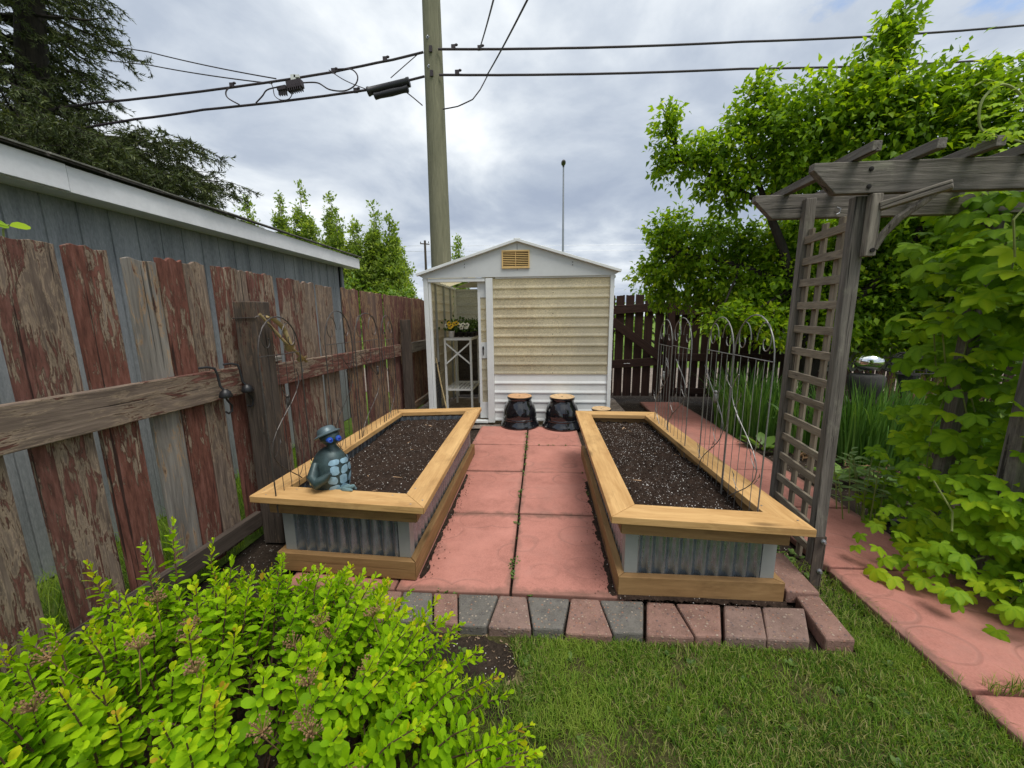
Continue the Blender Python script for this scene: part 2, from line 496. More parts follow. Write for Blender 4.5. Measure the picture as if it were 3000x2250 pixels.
def metal(name, col, rough, streak=1.0):
    g = G(name)
    c = g.co((40, 40, 3)); n1 = g.noise(c, 1.0, 6, .7)
    n2 = g.noise(g.co((1, 1, 1)), 22, 6, .7)
    cc = g.ramp(n2, [(.35, tuple(x * .72 for x in col)), (.65, col)])
    sc = g.ramp(g.noise(g.co((70, 70, 7)), 1.0, 7, .8), [(.60, 0.0), (.70, 1.0)])
    cc = g.mix(g.math('MULTIPLY', sc, .7 * streak), cc, (.62, .70, .80))
    rr = g.ramp(n1, [(.3, rough * .7), (.7, rough * 1.35)])
    x = g.n('BsdfPrincipled', {'Base Color': cc, 'Metallic': .75, 'Roughness': rr}).outputs[0]
    g.t.links.new(x, g.out.inputs[0])
    return g.m
M_['corrugated'] = metal('galvanised sheet', (.34, .39, .44), .27)
M_['corner'] = plain('grey aluminium angle', (.33, .345, .34), .5, .5, .3, .05)
M_['whitemetal'] = plain('white coated steel', (.66, .67, .64), .5, .4, 0, .06)
M_['trim'] = plain('pale shed steel', (.68, .70, .685), .45, .45, 0, .06, 3)
M_['gable'] = plain('pale grey steel sheet', (.56, .58, .57), .45, .45, 0, .05, 2)
M_['vent'] = plain('yellowed vinyl', (.66, .46, .19), .55, .4, 0, .10)
M_['hole'] = plain('dark recess', (.012, .010, .009), .9)
M_['black'] = plain('black plastic', (.014, .014, .016), .42, .4)
M_['iron'] = plain('dark wrought wire', (.075, .066, .062), .45, .5, .5, .3, 40)
M_['ironlight'] = plain('grey wire', (.22, .215, .205), .45, .5, .5, .2, 40)
M_['cable'] = plain('cable sheath', (.045, .035, .04), .6, .3)
M_['galv'] = plain('galvanised steel', (.33, .34, .36), .4, .5, .7, .1)
M_['terracotta'] = plain('unglazed clay', (.52, .31, .165), .85, .2, 0, .18, 20, bump=.3)
M_['claypale'] = plain('pale unglazed clay', (.55, .38, .21), .85, .2, 0, .18, 20, bump=.3)
def glaze():
    g = G('black glaze'); c = g.co((1, 1, 1))
    n = g.noise(c, 9, 3, .5)
    n2 = g.noise(c, 70, 2, .5)
    h = g.math('ADD', g.math('MULTIPLY', n, .8), g.math('MULTIPLY', n2, .06))
    return g.done((.006, .006, .008), .05, .6, g.bump(h, .35, .02), coat=.6)
M_['glaze'] = glaze()

def fiberglass(name, base, tr, gain):
    g = G(name); c = g.co((1, 1, 1))
    n1 = g.noise(g.co((60, 60, 110)), 1.0, 5, .8)
    n2 = g.noise(c, 3.5, 5, .65)
    n3 = g.noise(g.co((26, 26, 60)), 1.0, 4, .7)
    k = g.math('ADD', g.math('MULTIPLY', n1, .55), g.math('ADD', g.math('MULTIPLY', n2, .2), g.math('MULTIPLY', n3, .25)))
    col = g.ramp(k, [(.38, tuple(x * .62 for x in base)), (.5, base), (.60, tuple(min(1, x * 1.22 + .05) for x in base))])
    gz_ = g.ramp(g.noise(g.co((1.1, 1.1, .8)), 1.0, 2), [(.42, 0.0), (.62, 1.0)])  # broad grey blotches in the colour stand in for shadows of things inside
    col = g.mix(g.math('MULTIPLY', gz_, .5), col, tuple(x * y for x, y in zip(base, (.74, .78, .88))))
    tc = g.mix(1.0, col, (gain, gain * .97, gain * .86), 'MULTIPLY')
    return g.done(col, .38, .5, g.bump(n1, .25, .004), 0, tr, tc)
M_['fiber'] = fiberglass('yellowed fibreglass', (.64, .58, .42), .42, 1.5)
M_['fiberback'] = fiberglass('grey fibreglass', (.33, .32, .27), .35, 1.3)

def sidingmat():
    g = G('blue grey hardboard')
    c = g.co((1, 1, 1))
    n1 = g.noise(g.co((110, 110, 26)), 1.0, 4, .7)
    n2 = g.noise(g.co((3, 3, .8)), 1.0, 5, .6)
    st = g.noise(g.co((14, 14, .7)), 1.0, 5, .7)
    k = g.math('ADD', g.math('MULTIPLY', n1, .35), g.math('ADD', g.math('MULTIPLY', n2, .3), g.math('MULTIPLY', st, .35)))
    col = g.ramp(k, [(.37, (.140, .152, .157)), (.5, (.243, .258, .264)), (.63, (.35, .362, .363))])
    return g.done(col, .8, .25, g.bump(n1, .5, .004))
M_['siding'] = sidingmat()
M_['fascia'] = plain('white painted fascia', (.78, .78, .79), .6, .3, 0, .07, 4)
M_['litter'] = plain('dry litter', (.20, .135, .085), .9, var=.5)
M_['shingle'] = plain('asphalt shingle', (.085, .075, .068), .95, .1, 0, .35, 40)
M_['shinglepale'] = plain('worn shingle edge', (.30, .285, .25), .95, .1, 0, .3, 40)
M_['bamboo'] = plain('split bamboo', (.40, .31, .16), .5, .4, 0, .3, 14)
M_['turtle'] = plain('teal painted metal', (.040, .066, .068), .42, .5, .25, .35, 18)
M_['hat'] = plain('slate blue metal', (.085, .125, .14), .4, .5, .25, .2, 12)
M_['mosaic'] = plain('pale blue mosaic', (.22, .35, .44), .35, .5, 0, .2, 30)
M_['flipper'] = plain('pale teal metal', (.17, .27, .29), .4, .5, .2, .3, 30)
M_['blueglass'] = plain('blue glass', (.02, .08, .42), .25, .6, 0, .1)
M_['bluedark'] = plain('deep blue glass', (.008, .02, .25), .1, .6)
M_['yellowspot'] = plain('yellow glass', (.70, .60, .25), .4)
M_['silver'] = plain('mirror glass', (.80, .82, .82), .03, .5, 1.0, .01)
M_['stoneurn'] = plain('grey stone', (.055, .053, .050), .9, .2, 0, .3)
M_['whitepot'] = plain('white plastic pot', (.72, .72, .70), .4)
M_['hose'] = plain('black pipe', (.012, .012, .013), .5)
M_['lattice'] = plain('faded lattice', (.32, .31, .27), .8)
M_['darkmesh'] = plain('dark wire mesh', (.03, .035, .04), .6)

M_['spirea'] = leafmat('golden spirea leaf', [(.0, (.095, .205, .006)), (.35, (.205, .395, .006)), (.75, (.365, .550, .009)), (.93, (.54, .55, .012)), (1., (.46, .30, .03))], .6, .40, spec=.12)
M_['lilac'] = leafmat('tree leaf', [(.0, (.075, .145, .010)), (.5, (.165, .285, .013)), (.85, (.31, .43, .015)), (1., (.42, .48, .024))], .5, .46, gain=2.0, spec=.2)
M_['lilacflower'] = leafmat('pale bud', [(.0, (.20, .25, .05)), (1., (.32, .34, .10))], .6, .3)
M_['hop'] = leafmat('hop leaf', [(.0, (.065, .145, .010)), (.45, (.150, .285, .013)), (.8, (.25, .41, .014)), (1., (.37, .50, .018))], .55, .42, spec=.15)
M_['poplar'] = leafmat('poplar leaf', [(.0, (.11, .17, .03)), (.5, (.22, .32, .05)), (1., (.36, .44, .09))], .5, .45)
M_['hedge'] = leafmat('hedge leaf', [(.0, (.06, .125, .015)), (.5, (.135, .235, .024)), (1., (.23, .33, .035))], .5, .35)
M_['spruce'] = leafmat('spruce needle', [(.0, (.034, .052, .016)), (.6, (.080, .108, .028)), (1., (.16, .18, .05))], .6, .15)
M_['iris'] = leafmat('iris blade', [(.0, (.045, .115, .022)), (.6, (.11, .235, .04)), (1., (.22, .36, .08))], .45, .3)
M_['hosta'] = leafmat('broad leaf', [(.0, (.07, .14, .02)), (1., (.17, .28, .05))], .45, .3)
M_['paleleaf'] = leafmat('pale leaf', [(.0, (.12, .20, .07)), (1., (.21, .31, .11))], .5, .3)
M_['weed'] = leafmat('weed leaf', [(.0, (.05, .10, .02)), (1., (.14, .22, .04))], .5, .3)
M_['pansyleaf'] = leafmat('pansy leaf', [(.0, (.03, .07, .012)), (1., (.08, .15, .025))], .5, .25)
M_['petalyellow'] = plain('yellow petal', (.80, .50, .02), .6)
M_['petalwhite'] = plain('cream petal', (.78, .76, .62), .6)
M_['petaldark'] = plain('dark petal', (.03, .012, .03), .7)
M_['grass'] = leafmat('lawn blade', [(.0, (.050, .115, .012)), (.40, (.118, .218, .022)), (.70, (.24, .345, .045)), (.80, (.28, .31, .08)), (1., (.40, .35, .17))], .6, .42, spec=.15)

# ------------------------------------------------------------------ camera, sky and sun
cam = bpy.data.cameras.new('camera'); co_ = bpy.data.objects.new('camera', cam); C.objects.link(co_)
cam.sensor_width = 36.0; cam.lens = 36.0 * 820 / 2212; cam.clip_end = 2000; cam.clip_start = .02
P, YAW, ROLL = math.radians(10.0), math.radians(4.2), math.radians(.6)
fw = V((-math.sin(YAW) * math.cos(P), math.cos(YAW) * math.cos(P), -math.sin(P)))
r0 = V((math.cos(YAW), math.sin(YAW), 0)); u0 = r0.cross(fw)
rr = r0 * math.cos(ROLL) - u0 * math.sin(ROLL); uu = rr.cross(fw)
Mc = Matrix((rr, uu, -fw)).transposed().to_4x4(); Mc.translation = (0, 0, 1.45)
co_.matrix_world = Mc
S.camera = co_

SUN_EL, SUN_AZ = math.radians(66), math.radians(140)   # azimuth from +Y towards +X: behind the camera, a little right
w = bpy.data.worlds.new('World'); S.world = w; w.use_nodes = True
t = w.node_tree; t.nodes.clear()
class W(G):
    def __init__(s): s.t = t
g = W()
out = t.nodes.new('ShaderNodeOutputWorld')
sky = g.n('TexSky', sky_type='NISHITA', sun_disc=False, sun_elevation=SUN_EL, sun_rotation=SUN_AZ)
bg1 = g.n('Background', {'Color': sky.outputs[0], 'Strength': .10}).outputs[0]
d = g.n('TexCoord').outputs['Generated']
sp = g.n('SeparateXYZ', {0: d})
zz = g.math('ADD', g.math('MAXIMUM', sp.outputs[2], 0.0), .16)
px = g.math('DIVIDE', sp.outputs[0], zz); py = g.math('DIVIDE', sp.outputs[1], zz)
pv = g.n('CombineXYZ', {0: px, 1: py, 2: 3.1}).outputs[0]
n1 = g.n('TexNoise', {'Vector': g.n('Mapping', {'Vector': pv, 'Location': (2.6, 7.7, 0), 'Rotation': (0, 0, .5), 'Scale': (1.0, .8, 1)}).outputs[0], 'Scale': 1.25, 'Detail': 12.0, 'Roughness': .55, 'Distortion': .3}).outputs['Fac']
n2 = g.n('TexNoise', {'Vector': g.n('Mapping', {'Vector': pv, 'Location': (4.2, 1.3, 0), 'Rotation': (0, 0, .6), 'Scale': (1.0, 1.5, 1)}).outputs[0], 'Scale': .42, 'Detail': 7.0, 'Roughness': .5}).outputs['Fac']
k = g.math('ADD', g.math('MULTIPLY', n1, .62), g.math('MULTIPLY', n2, .38))
glow = g.n('VectorMath', {0: d, 1: (-.46, .60, .655)}, operation='DOT_PRODUCT').outputs['Value']
glow = g.math('MULTIPLY', g.math('POWER', g.math('MAXIMUM', glow, 0.0), 24.0), .05)
lift = g.math('MULTIPLY', g.math('MAXIMUM', sp.outputs[2], 0.0), .10)
k = g.math('ADD', g.math('ADD', k, lift), glow)
cl = g.ramp(k, [(.40, (.185, .217, .275)), (.475, (.235, .267, .318)), (.535, (.312, .342, .382)), (.59, (.405, .430, .455)), (.67, (.54, .552, .560))])
mask = g.ramp(g.n('TexNoise', {'Vector': g.n('Mapping', {'Vector': pv, 'Location': (2.2, .4, 5)}).outputs[0], 'Scale': .9, 'Detail': 8.0, 'Roughness': .6}).outputs['Fac'], [(.30, 0.0), (.36, 1.0)])
bg2 = g.n('Background', {'Color': cl, 'Strength': 1.0}).outputs[0]
mx = g.n('MixShader', {0: mask, 1: bg1, 2: bg2}).outputs[0]
t.links.new(mx, out.inputs[0])

sl = bpy.data.lights.new('sun', 'SUN'); so = bpy.data.objects.new('sun', sl); C.objects.link(so)
sl.energy = 1.4; sl.angle = math.radians(30); sl.color = (1.0, .96, .90)
sd = V((math.sin(SUN_AZ) * math.cos(SUN_EL), math.cos(SUN_AZ) * math.cos(SUN_EL), math.sin(SUN_EL)))
so.rotation_euler = sd.to_track_quat('Z', 'Y').to_euler()
so.location = (0, 0, 12)
S.view_settings.view_transform = 'Standard'; S.view_settings.look = 'None'
S.view_settings.exposure = 1.12; S.view_settings.gamma = 1.0
S.render.engine = 'CYCLES'
S.cycles.max_bounces = 8; S.cycles.diffuse_bounces = 4; S.cycles.transmission_bounces = 6; S.cycles.transparent_max_bounces = 8
try: S.cycles.use_denoising = True
except Exception: pass
# ------------------------------------------------------------------ the setting
def sheet(name, x0, x1, y0, y1, z, nx, ny, mat, amp=0, fr=3, label=None, kind='structure'):
    vs, fs = [], []
    for j in range(ny + 1):
        for i in range(nx + 1):
            x = x0 + (x1 - x0) * i / nx; y = y0 + (y1 - y0) * j / ny
            vs.append((x, y, z + (amp * mnoise.fractal(V((x * fr, y * fr, 1.7)), 1.0, 2.0, 4) if amp else 0)))
    for j in range(ny):
        for i in range(nx):
            a = j * (nx + 1) + i
            fs += [(a, a + 1, a + nx + 2), (a, a + nx + 2, a + nx + 1)]
    o = npmesh(name, vs, fs, mat)
    tag(o, kind=kind)
    return o
sheet('ground', -600, 600, -300, 900, -.10, 8, 8, M_['field'])
sheet('garden_soil', -2.2, 6.2, -1.5, 7.6, -.060, 120, 130, M_['earth'], .014, 6)
sheet('alley_gravel', -60, 60, 7.7, 11.5, -.085, 20, 6, M_['gravel'])
sheet('shed_gravel', -2.0, 1.35, 4.93, 6.95, -.034, 40, 24, M_['gravel'], .010, 9)
sheet('lawn_soil', -.6, 1.66, -1.2, 1.575, -.048, 60, 70, M_['thatch'], .008, 7)
vs_, fs_ = [(-.42, 1.38, -.036)], []
for k in range(40):
    a = 2 * PI * k / 40; q = 1 + .22 * mnoise.noise(V((math.cos(a) * 2, math.sin(a) * 2, 8)))
    for t_ in (.5, 1.0): vs_.append((-.45 + .40 * q * t_ * math.cos(a), min(1.575, 1.36 + .30 * q * t_ * math.sin(a)), -.036 - (.014 if t_ == 1.0 else 0)))
for k in range(40):
    a, b = 1 + 2 * k, 1 + 2 * ((k + 1) % 40)
    fs_ += [(0, a, b), (a, a + 1, b + 1), (a, b + 1, b)]
tag(npmesh('soil_patch', vs_, fs_, M_['earth']), kind='structure')
sheet('side_grass', -2.88, -1.96, -2.5, 9.0, -.05, 10, 60, M_['field'], .01, 5)

def blades(n, region, hmin, hmax, wmin, wmax, z0, lean=1.0):
    pts = []
    while len(pts) < n:
        x, y = region()
        pts.append((x, y))
    p = np.array(pts); N = len(p)
    cl = np.array([mnoise.noise(V((x * 9, y * 9, 0))) for x, y in p])
    cb = np.array([mnoise.noise(V((x * 3.1, y * 3.1, 4))) for x, y in p])
    h = (hmin + (hmax - hmin) * RNG.random(N)) * (1 + .45 * cl)
    a = RNG.random(N) * 2 * PI
    ln = lean * (.25 + RNG.random(N) * .9) * h
    dx, dy = np.cos(a) * ln, np.sin(a) * ln
    b = a + PI / 2 + (RNG.random(N) - .5)
    w = wmin + (wmax - wmin) * RNG.random(N)
    wx, wy = np.cos(b) * w / 2, np.sin(b) * w / 2
    z = np.full(N, z0)
    v = np.empty((N, 5, 3))
    v[:, 0] = np.stack([p[:, 0] - wx, p[:, 1] - wy, z], 1)
    v[:, 1] = np.stack([p[:, 0] + wx, p[:, 1] + wy, z], 1)
    v[:, 2] = np.stack([p[:, 0] + dx * .38 - wx * .8, p[:, 1] + dy * .38 - wy * .8, z + h * .6], 1)
    v[:, 3] = np.stack([p[:, 0] + dx * .38 + wx * .8, p[:, 1] + dy * .38 + wy * .8, z + h * .6], 1)
    v[:, 4] = np.stack([p[:, 0] + dx, p[:, 1] + dy, z + h * (1 - .25 * (ln / h) ** 2)], 1)
    f = np.array([(0, 1, 3), (0, 3, 2), (2, 3, 4)])
    tri = (f[None] + (np.arange(N) * 5)[:, None, None]).reshape(-1, 3)
    r = np.clip(.42 + .50 * cb + .24 * RNG.standard_normal(N), 0, .74)
    dry = RNG.random(N) < (.15 - .35 * np.clip(cb, -.4, .4))
    r[dry] = .76 + .24 * RNG.random(dry.sum())
    return v.reshape(-1, 3), tri, np.repeat(r, 5)

def lawn_region():
    while True:
        x = U(-.62, 1.70); y = U(.02, 1.60)
        if x > 1.665 + .03 * mnoise.noise(V((y * 9, 0, 0))): continue
        e = -.42 + (1.55 - y) * .14 + .05 * mnoise.noise(V((x * 6, y * 6, 0)))
        if x < e + (.30 if y > 1.32 else 0): continue
        if y > 1.555 and x < 1.42: continue
        if mnoise.fractal(V((x * 4.2, y * 4.2, 9)), 1, 2, 3) > .30 and random.random() < .72: continue
        return x, y
parts = [blades(104000, lawn_region, .016, .046, .0016, .0040, -.050)]
def corner():
    while True:
        y = U(1.52, 2.25); x = U(1.42, 1.66)
        if random.random() < 1 - (y - 1.5) * 1.3: return x, y
parts.append(blades(3600, corner, .02, .06, .0018, .0032, -.055))
def path_edge():
    return 1.655 + random.gauss(0, .012), U(.1, 2.0)
parts.append(blades(1500, path_edge, .03, .075, .002, .0035, -.05, .9))
def joint_tuft():
    return U(1.75, 2.1), 1.385 + random.gauss(0, .012)
parts.append(blades(260, joint_tuft, .03, .08, .002, .003, -.01, .9))
v_, f_, r_ = join(parts)
tag(npmesh('lawn_grass', v_, f_, M_['grass'], rnd=r_, smooth=False), kind='stuff')
def side():
    return U(-2.86, -1.97), U(-.5, 4.5)
v_, f_, r_ = blades(9000, side, .05, .16, .003, .006, -.05)
tag(npmesh('side_grass_blades', v_, f_, M_['grass'], rnd=np.minimum(r_, .7), smooth=False), kind='stuff')

# ---- pink concrete slabs ------------------------------------------------------
def slab(x0, x1, y0, y1, z, mat, label, group, tilt=0, clip=0):
    m = MB()
    j = lambda: U(-.004, .004)
    pts = [(x0 + j(), y0 + j()), (x1 + j(), y0 + j()), (x1 + j(), y1 + j()), (x0 + j(), y1 + j())]
    if clip:
        c = clip
        pts = [(pts[0][0] + c, pts[0][1]), pts[1], pts[2], (pts[3][0] + c, pts[3][1]), (pts[3][0], pts[3][1] - c), (pts[0][0], pts[0][1] + c)]
    dz = U(-.004, .004)
    m.poly([(x, y, z - .045 + dz) for x, y in pts], (0, 0, .045))
    o = m.build('patio_slab', mat, bevel=.007)
    o.rotation_euler = (math.radians(U(-.25, .25)), math.radians(U(-.25, .25)), 0)
    WM[o.name] = o.matrix_basis.copy()
    return tag(o, label, 'paving slab', group)
rows = [1.79, 2.625, 3.42, 4.175, 4.93]
nm = ['nearest the brick edging', 'second row from the brick edging', 'third row from the brick edging', 'in front of the upturned pots']
for i in range(4):
    slab(-.782, -.157, rows[i] + .004, rows[i + 1] - .006, 0, M_['slab'], 'pink flagstone slab in the left column of the centre walk, ' + nm[i], 'pink slabs between the two planters')
    slab(-.143, .482, rows[i] + .004, rows[i + 1] - .006, 0, M_['slab'], 'pink flagstone slab in the right column of the centre walk, ' + nm[i], 'pink slabs between the two planters')
slab(-1.42, -.792, 1.80, 2.60, -.012, M_['pathslab'], 'dark pink slab mostly hidden under the planter with the turtle', 'pink slabs between the two planters')
py = [-.10, .64, 1.372, 2.115, 2.845, 3.575, 4.305, 5.035, 5.765, 6.49]
pn = ['at the very bottom right corner of the picture', 'cut by the right edge of the picture, below the grassy joint', 'large and shadowed under the hop vine beside the lawn', 'passing under the arbor beside its front post', 'just behind the arbor lattice', 'alongside the middle of the right planter', 'alongside the far end of the right planter', 'beside the iris clump near the fence', 'last of the side path, in front of the gate']
for i in range(9):
    dx = .05 * max(0, i - 5) * .3
    slab(1.665 + dx, 2.335 + dx * .6, py[i] + .006, py[i + 1] - .006, -.004, M_['pathslab'], 'worn pink side path slab ' + pn[i], 'pink slabs of the side path', clip=.022)

# ---- edging bricks ------------------------------------------------------------
def brick(back, front, mat, label, y0=1.565, y1=1.772, z=.004, ybs=(0, 0)):
    m = MB()
    pts = [(front[0], y0), (front[1], y0 + U(-.004, .004)), (back[1], y1 + ybs[1]), (back[0], y1 + ybs[0])]
    m.poly([(x, y, z - .075) for x, y in pts], (0, 0, .075))
    o = m.build('edging_brick', M_[mat], bevel=.010)
    o.rotation_euler = (math.radians(U(-1.5, 1.5)), math.radians(U(-.9, .9)), 0)
    return tag(o, label, 'edging brick', 'aggregate edging bricks round the planters')
brick((-1.00, -.735), (-1.03, -.70), 'brick_pink', 'pink edging brick behind the lime green shrub, farthest left of the row')
brick((-.728, -.570), (-.69, -.512), 'brick_grey', 'dark grey edging brick half covered by the lime green shrub')
brick((-.562, -.434), (-.503, -.388), 'brick_pink', 'pink edging brick right beside the lime green shrub')
brick((-.426, -.214), (-.382, -.250), 'brick_grey', 'dark grey edging brick in front of the left slab column, wider at the back')
brick((-.208, -.066), (-.242, -.036), 'brick_mix', 'brownish pink edging brick at the foot of the slab joint', y0=1.558)
brick((-.060, .158), (-.028, .112), 'brick_grey', 'dark grey edging brick just right of the slab joint')
brick((.166, .310), (.122, .340), 'brick_pink', 'pink edging brick in front of the right slab column', y0=1.552)
brick((.316, .537), (.346, .482), 'brick_grey', 'dark grey edging brick by the near left corner of the right planter')
brick((.552, .688), (.492, .708), 'brick_pink', 'pink pebbly edging brick with a wide gap on its left', y0=1.556)
brick((.700, .918), (.716, .832), 'brick_pink', 'pink edging brick under the left half of the right planter front')
brick((.934, 1.115), (.846, 1.03), 'brick_mix', 'brown pink edging brick under the middle of the right planter front', y0=1.57)
brick((1.120, 1.322), (1.034, 1.218), 'brick_mix', 'brown pink edging brick left of the angled corner brick', y0=1.575)
brick((1.330, 1.450), (1.285, 1.415), 'brick_pink', 'long pink corner brick lying slanted beside the lawn', y0=1.575, y1=1.84, z=.012, ybs=(.01, .02))
brick((1.335, 1.475), (1.285, 1.450), 'brick_pink', 'pink edging brick along the side of the right planter by the arbor post', y0=1.855, y1=2.20, z=.03)
# ------------------------------------------------------------------ raised planters
def inset(q, d):
    """inset a CCW quad (list of 2D) by d"""
    n = len(q); L = []
    for i in range(n):
        a, b = V(q[i]), V(q[(i + 1) % n])
        t = (b - a).normalized(); nn = V((-t.y, t.x))
        L.append((a + nn * d, t))
    out = []
    for i in range(n):
        (p, t), (p2, t2) = L[i - 1], L[i]
        den = t.x * t2.y - t.y * t2.x
        s = ((p2.x - p.x) * t2.y - (p2.y - p.y) * t2.x) / den
        out.append(p + t * s)
    return out

def ring(q, wid, z0, z1, name, mat, parent, gap=.0015, bev=.003):
    inn = inset(q, wid); n = 4
    for i in range(n):
        a, b, c, d = V(q[i]), V(q[(i + 1) % n]), inn[(i + 1) % n], inn[i]
        t = (b - a).normalized() * gap
        zs = U(-.0012, .0012)
        m = MB().poly([(p.x, p.y, z0 + zs) for p in (a + t, b - t, c - t, d + t)], (0, 0, z1 - z0))
        m.build(name, mat, parent, axis=(t.x, t.y, 0), bevel=bev)

def corrug(m, a, b, z0, z1, amp=.0115, per=.068):
    a, b = V(a), V(b); L = (b - a).length; t = (b - a) / L; nn = V((-t.y, t.x))
    k = max(2, int(L / per * 10))
    vs = []
    for i in range(k + 1):
        s = L * i / k
        o = amp * math.sin(2 * PI * s / per)
        p = a + t * s + nn * o
        vs += [(p.x, p.y, z0), (p.x, p.y, z1)]
    fs = [(2 * i, 2 * i + 2, 2 * i + 3, 2 * i + 1) for i in range(k)]
    m.add(vs, fs)

def planter(label, rim, base, zr=.49):
    cx = sum(p[0] for p in base) / 4; cy = sum(p[1] for p in base) / 4
    t = thing('raised_planter', label, 'planter', (cx, cy, 0), 0, 'cedar and corrugated steel raised planters')
    rim = [V(p) for p in rim]; base = [V(p) for p in base]
    ring(rim, .142, zr - .038, zr, 'rim_board', M_['cedar'], t)
    sc = MB()
    for q, dd in ((inset(rim, .030), .05), (inset(rim, .112), .10)):
        for i in range(4):
            a_, b_ = q[i], q[(i + 1) % 4]; tt = (b_ - a_).normalized()
            for e_ in (a_ + tt * dd, b_ - tt * dd): sc.lathe([(.0048, zr - .001), (.0048, zr + .0008)], (e_.x, e_.y, 0), 8)
    sc.build('deck_screw', M_['galv'], t)
    ap = inset(rim, .062)
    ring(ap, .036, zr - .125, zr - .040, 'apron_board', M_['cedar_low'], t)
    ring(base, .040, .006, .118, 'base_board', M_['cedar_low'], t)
    pan = inset(rim, .108)
    # pull the panels so they stand on the base boards
    bi = inset(base, .050)
    pan = [V(((a.x + b.x) / 2, (a.y + b.y) / 2)) for a, b in zip(pan, bi)]
    pan = bi
    for i in range(4):
        m = MB(); corrug(m, pan[i], pan[(i + 1) % 4], .03, zr - .045)
        m.build('corrugated_panel', M_['corrugated'], t, axis=(0, 0, 1), smooth=True)
    for i in range(4):
        p = pan[i]
        q1 = (pan[(i + 1) % 4] - p).normalized(); q0 = (pan[i - 1] - p).normalized()
        o = -(q0 + q1).normalized() * .019
        e = p + o
        m = MB()
        for d in (q0, q1):
            nn = V((-d.y, d.x)); s = -1 if nn.dot(q0 + q1) > 0 else 1
            m.poly([(e.x, e.y, .1185), (e.x + d.x * .066, e.y + d.y * .066, .1185), (e.x + d.x * .066, e.y + d.y * .066, zr - .127), (e.x, e.y, zr - .127)], (-nn.x * s * .004, -nn.y * s * .004, 0))
        m.build('corner_trim', M_['corner'], t)
    return t, pan

def soil_mass(name, pan, z, seed, clods=900, chips=26):
    """soil surface with white perlite and a few wood chips in one object"""
    q = inset(pan, .012); n, mm = 44, 110
    vs, fs, mi = [], [], []
    for j in range(mm + 1):
        for i in range(n + 1):
            a = q[0].lerp(q[1], i / n); b = q[3].lerp(q[2], i / n); p = a.lerp(b, j / mm)
            h = .020 * mnoise.fractal(V((p.x * 3.2, p.y * 3.2, seed)), 1, 2, 3) + .017 * mnoise.fractal(V((p.x * 24, p.y * 24, seed)), .8, 2.1, 5)
            ed = min(i, n - i) / n * 8
            h += .012 * min(1, ed) - .012
            vs.append((p.x, p.y, z + h))
    for j in range(mm):
        for i in range(n):
            a = j * (n + 1) + i
            fs += [(a, a + 1, a + n + 2), (a, a + n + 2, a + n + 1)]
    mi = [0] * len(fs)
    def surf(u, v):
        i, j = int(u * n), int(v * mm)
        return V(vs[j * (n + 1) + i])
    def bit(c, s, mat):
        o = len(vs); el = [U(.6, 1.3) for _ in range(3)]
        R = Matrix.Rotation(U(0, 6.28), 3, 'Z') @ Matrix.Rotation(U(0, 3), 3, 'X')
        for p in ((1, 0, 0), (-1, 0, 0), (0, 1, 0), (0, -1, 0), (0, 0, 1), (0, 0, -1)):
            w_ = R @ V((p[0] * s * el[0], p[1] * s * el[1], p[2] * s * el[2]))
            vs.append(tuple(V(c) + w_))
        for q_ in ((0, 2, 4), (2, 1, 4), (1, 3, 4), (3, 0, 4), (2, 0, 5), (1, 2, 5), (3, 1, 5), (0, 3, 5)):
            fs.append(tuple(o + k for k in q_)); mi.append(mat)
    for _ in range(clods):
        c = surf(U(.02, .98), U(.01, .99)); big = random.random()
        bit(c + V((0, 0, .001)), .0014 + .0032 * big ** 4, 1)
    for _ in range(clods):
        c = surf(U(.02, .98), U(.01, .99))
        bit(c, U(.003, .009), 0)
    for _ in range(chips):
        c = surf(U(.05, .95), U(.03, .97)); o = len(vs); a = U(0, 6.28); L = U(.012, .045); w_ = U(.003, .007)
        d = V((math.cos(a), math.sin(a), U(-.1, .1))) * L; s = V((-math.sin(a), math.cos(a), 0)) * w_
        for p in (-d - s, -d + s, d + s * .4, d - s * .4):
            vs.append(tuple(c + p + V((0, 0, .006))))
        fs += [(o, o + 3, o + 2), (o, o + 2, o + 1)]; mi += [2, 2]
    o = npmesh(name, vs, fs, None, mats=[M_['soil'], M_['perlite'], M_['chip']], mi=mi)
    tag(o, kind='stuff')
    return o

LR = [(-1.600, 1.848), (-.592, 1.771), (-.626, 3.970), (-1.552, 3.840)]
LB = [(-1.521, 1.900), (-.684, 1.856), (-.690, 3.850), (-1.505, 3.760)]
RR = [(.350, 1.735), (1.252, 1.664), (1.168, 3.820), (.372, 3.856)]
RB = [(.410, 1.800), (1.236, 1.796), (1.150, 3.800), (.436, 3.840)]
tL, panL = planter('cedar rimmed steel planter on the left with a turtle ornament sitting in its soil', LR, LB)
tR, panR = planter('cedar rimmed steel planter on the right beside the arbor, holding only bare soil', RR, RB)
soil_mass('planter_soil', panL, .408, 1.0, 900, 12)
soil_mass('planter_soil', panR, .402, 9.0, 2800, 10)

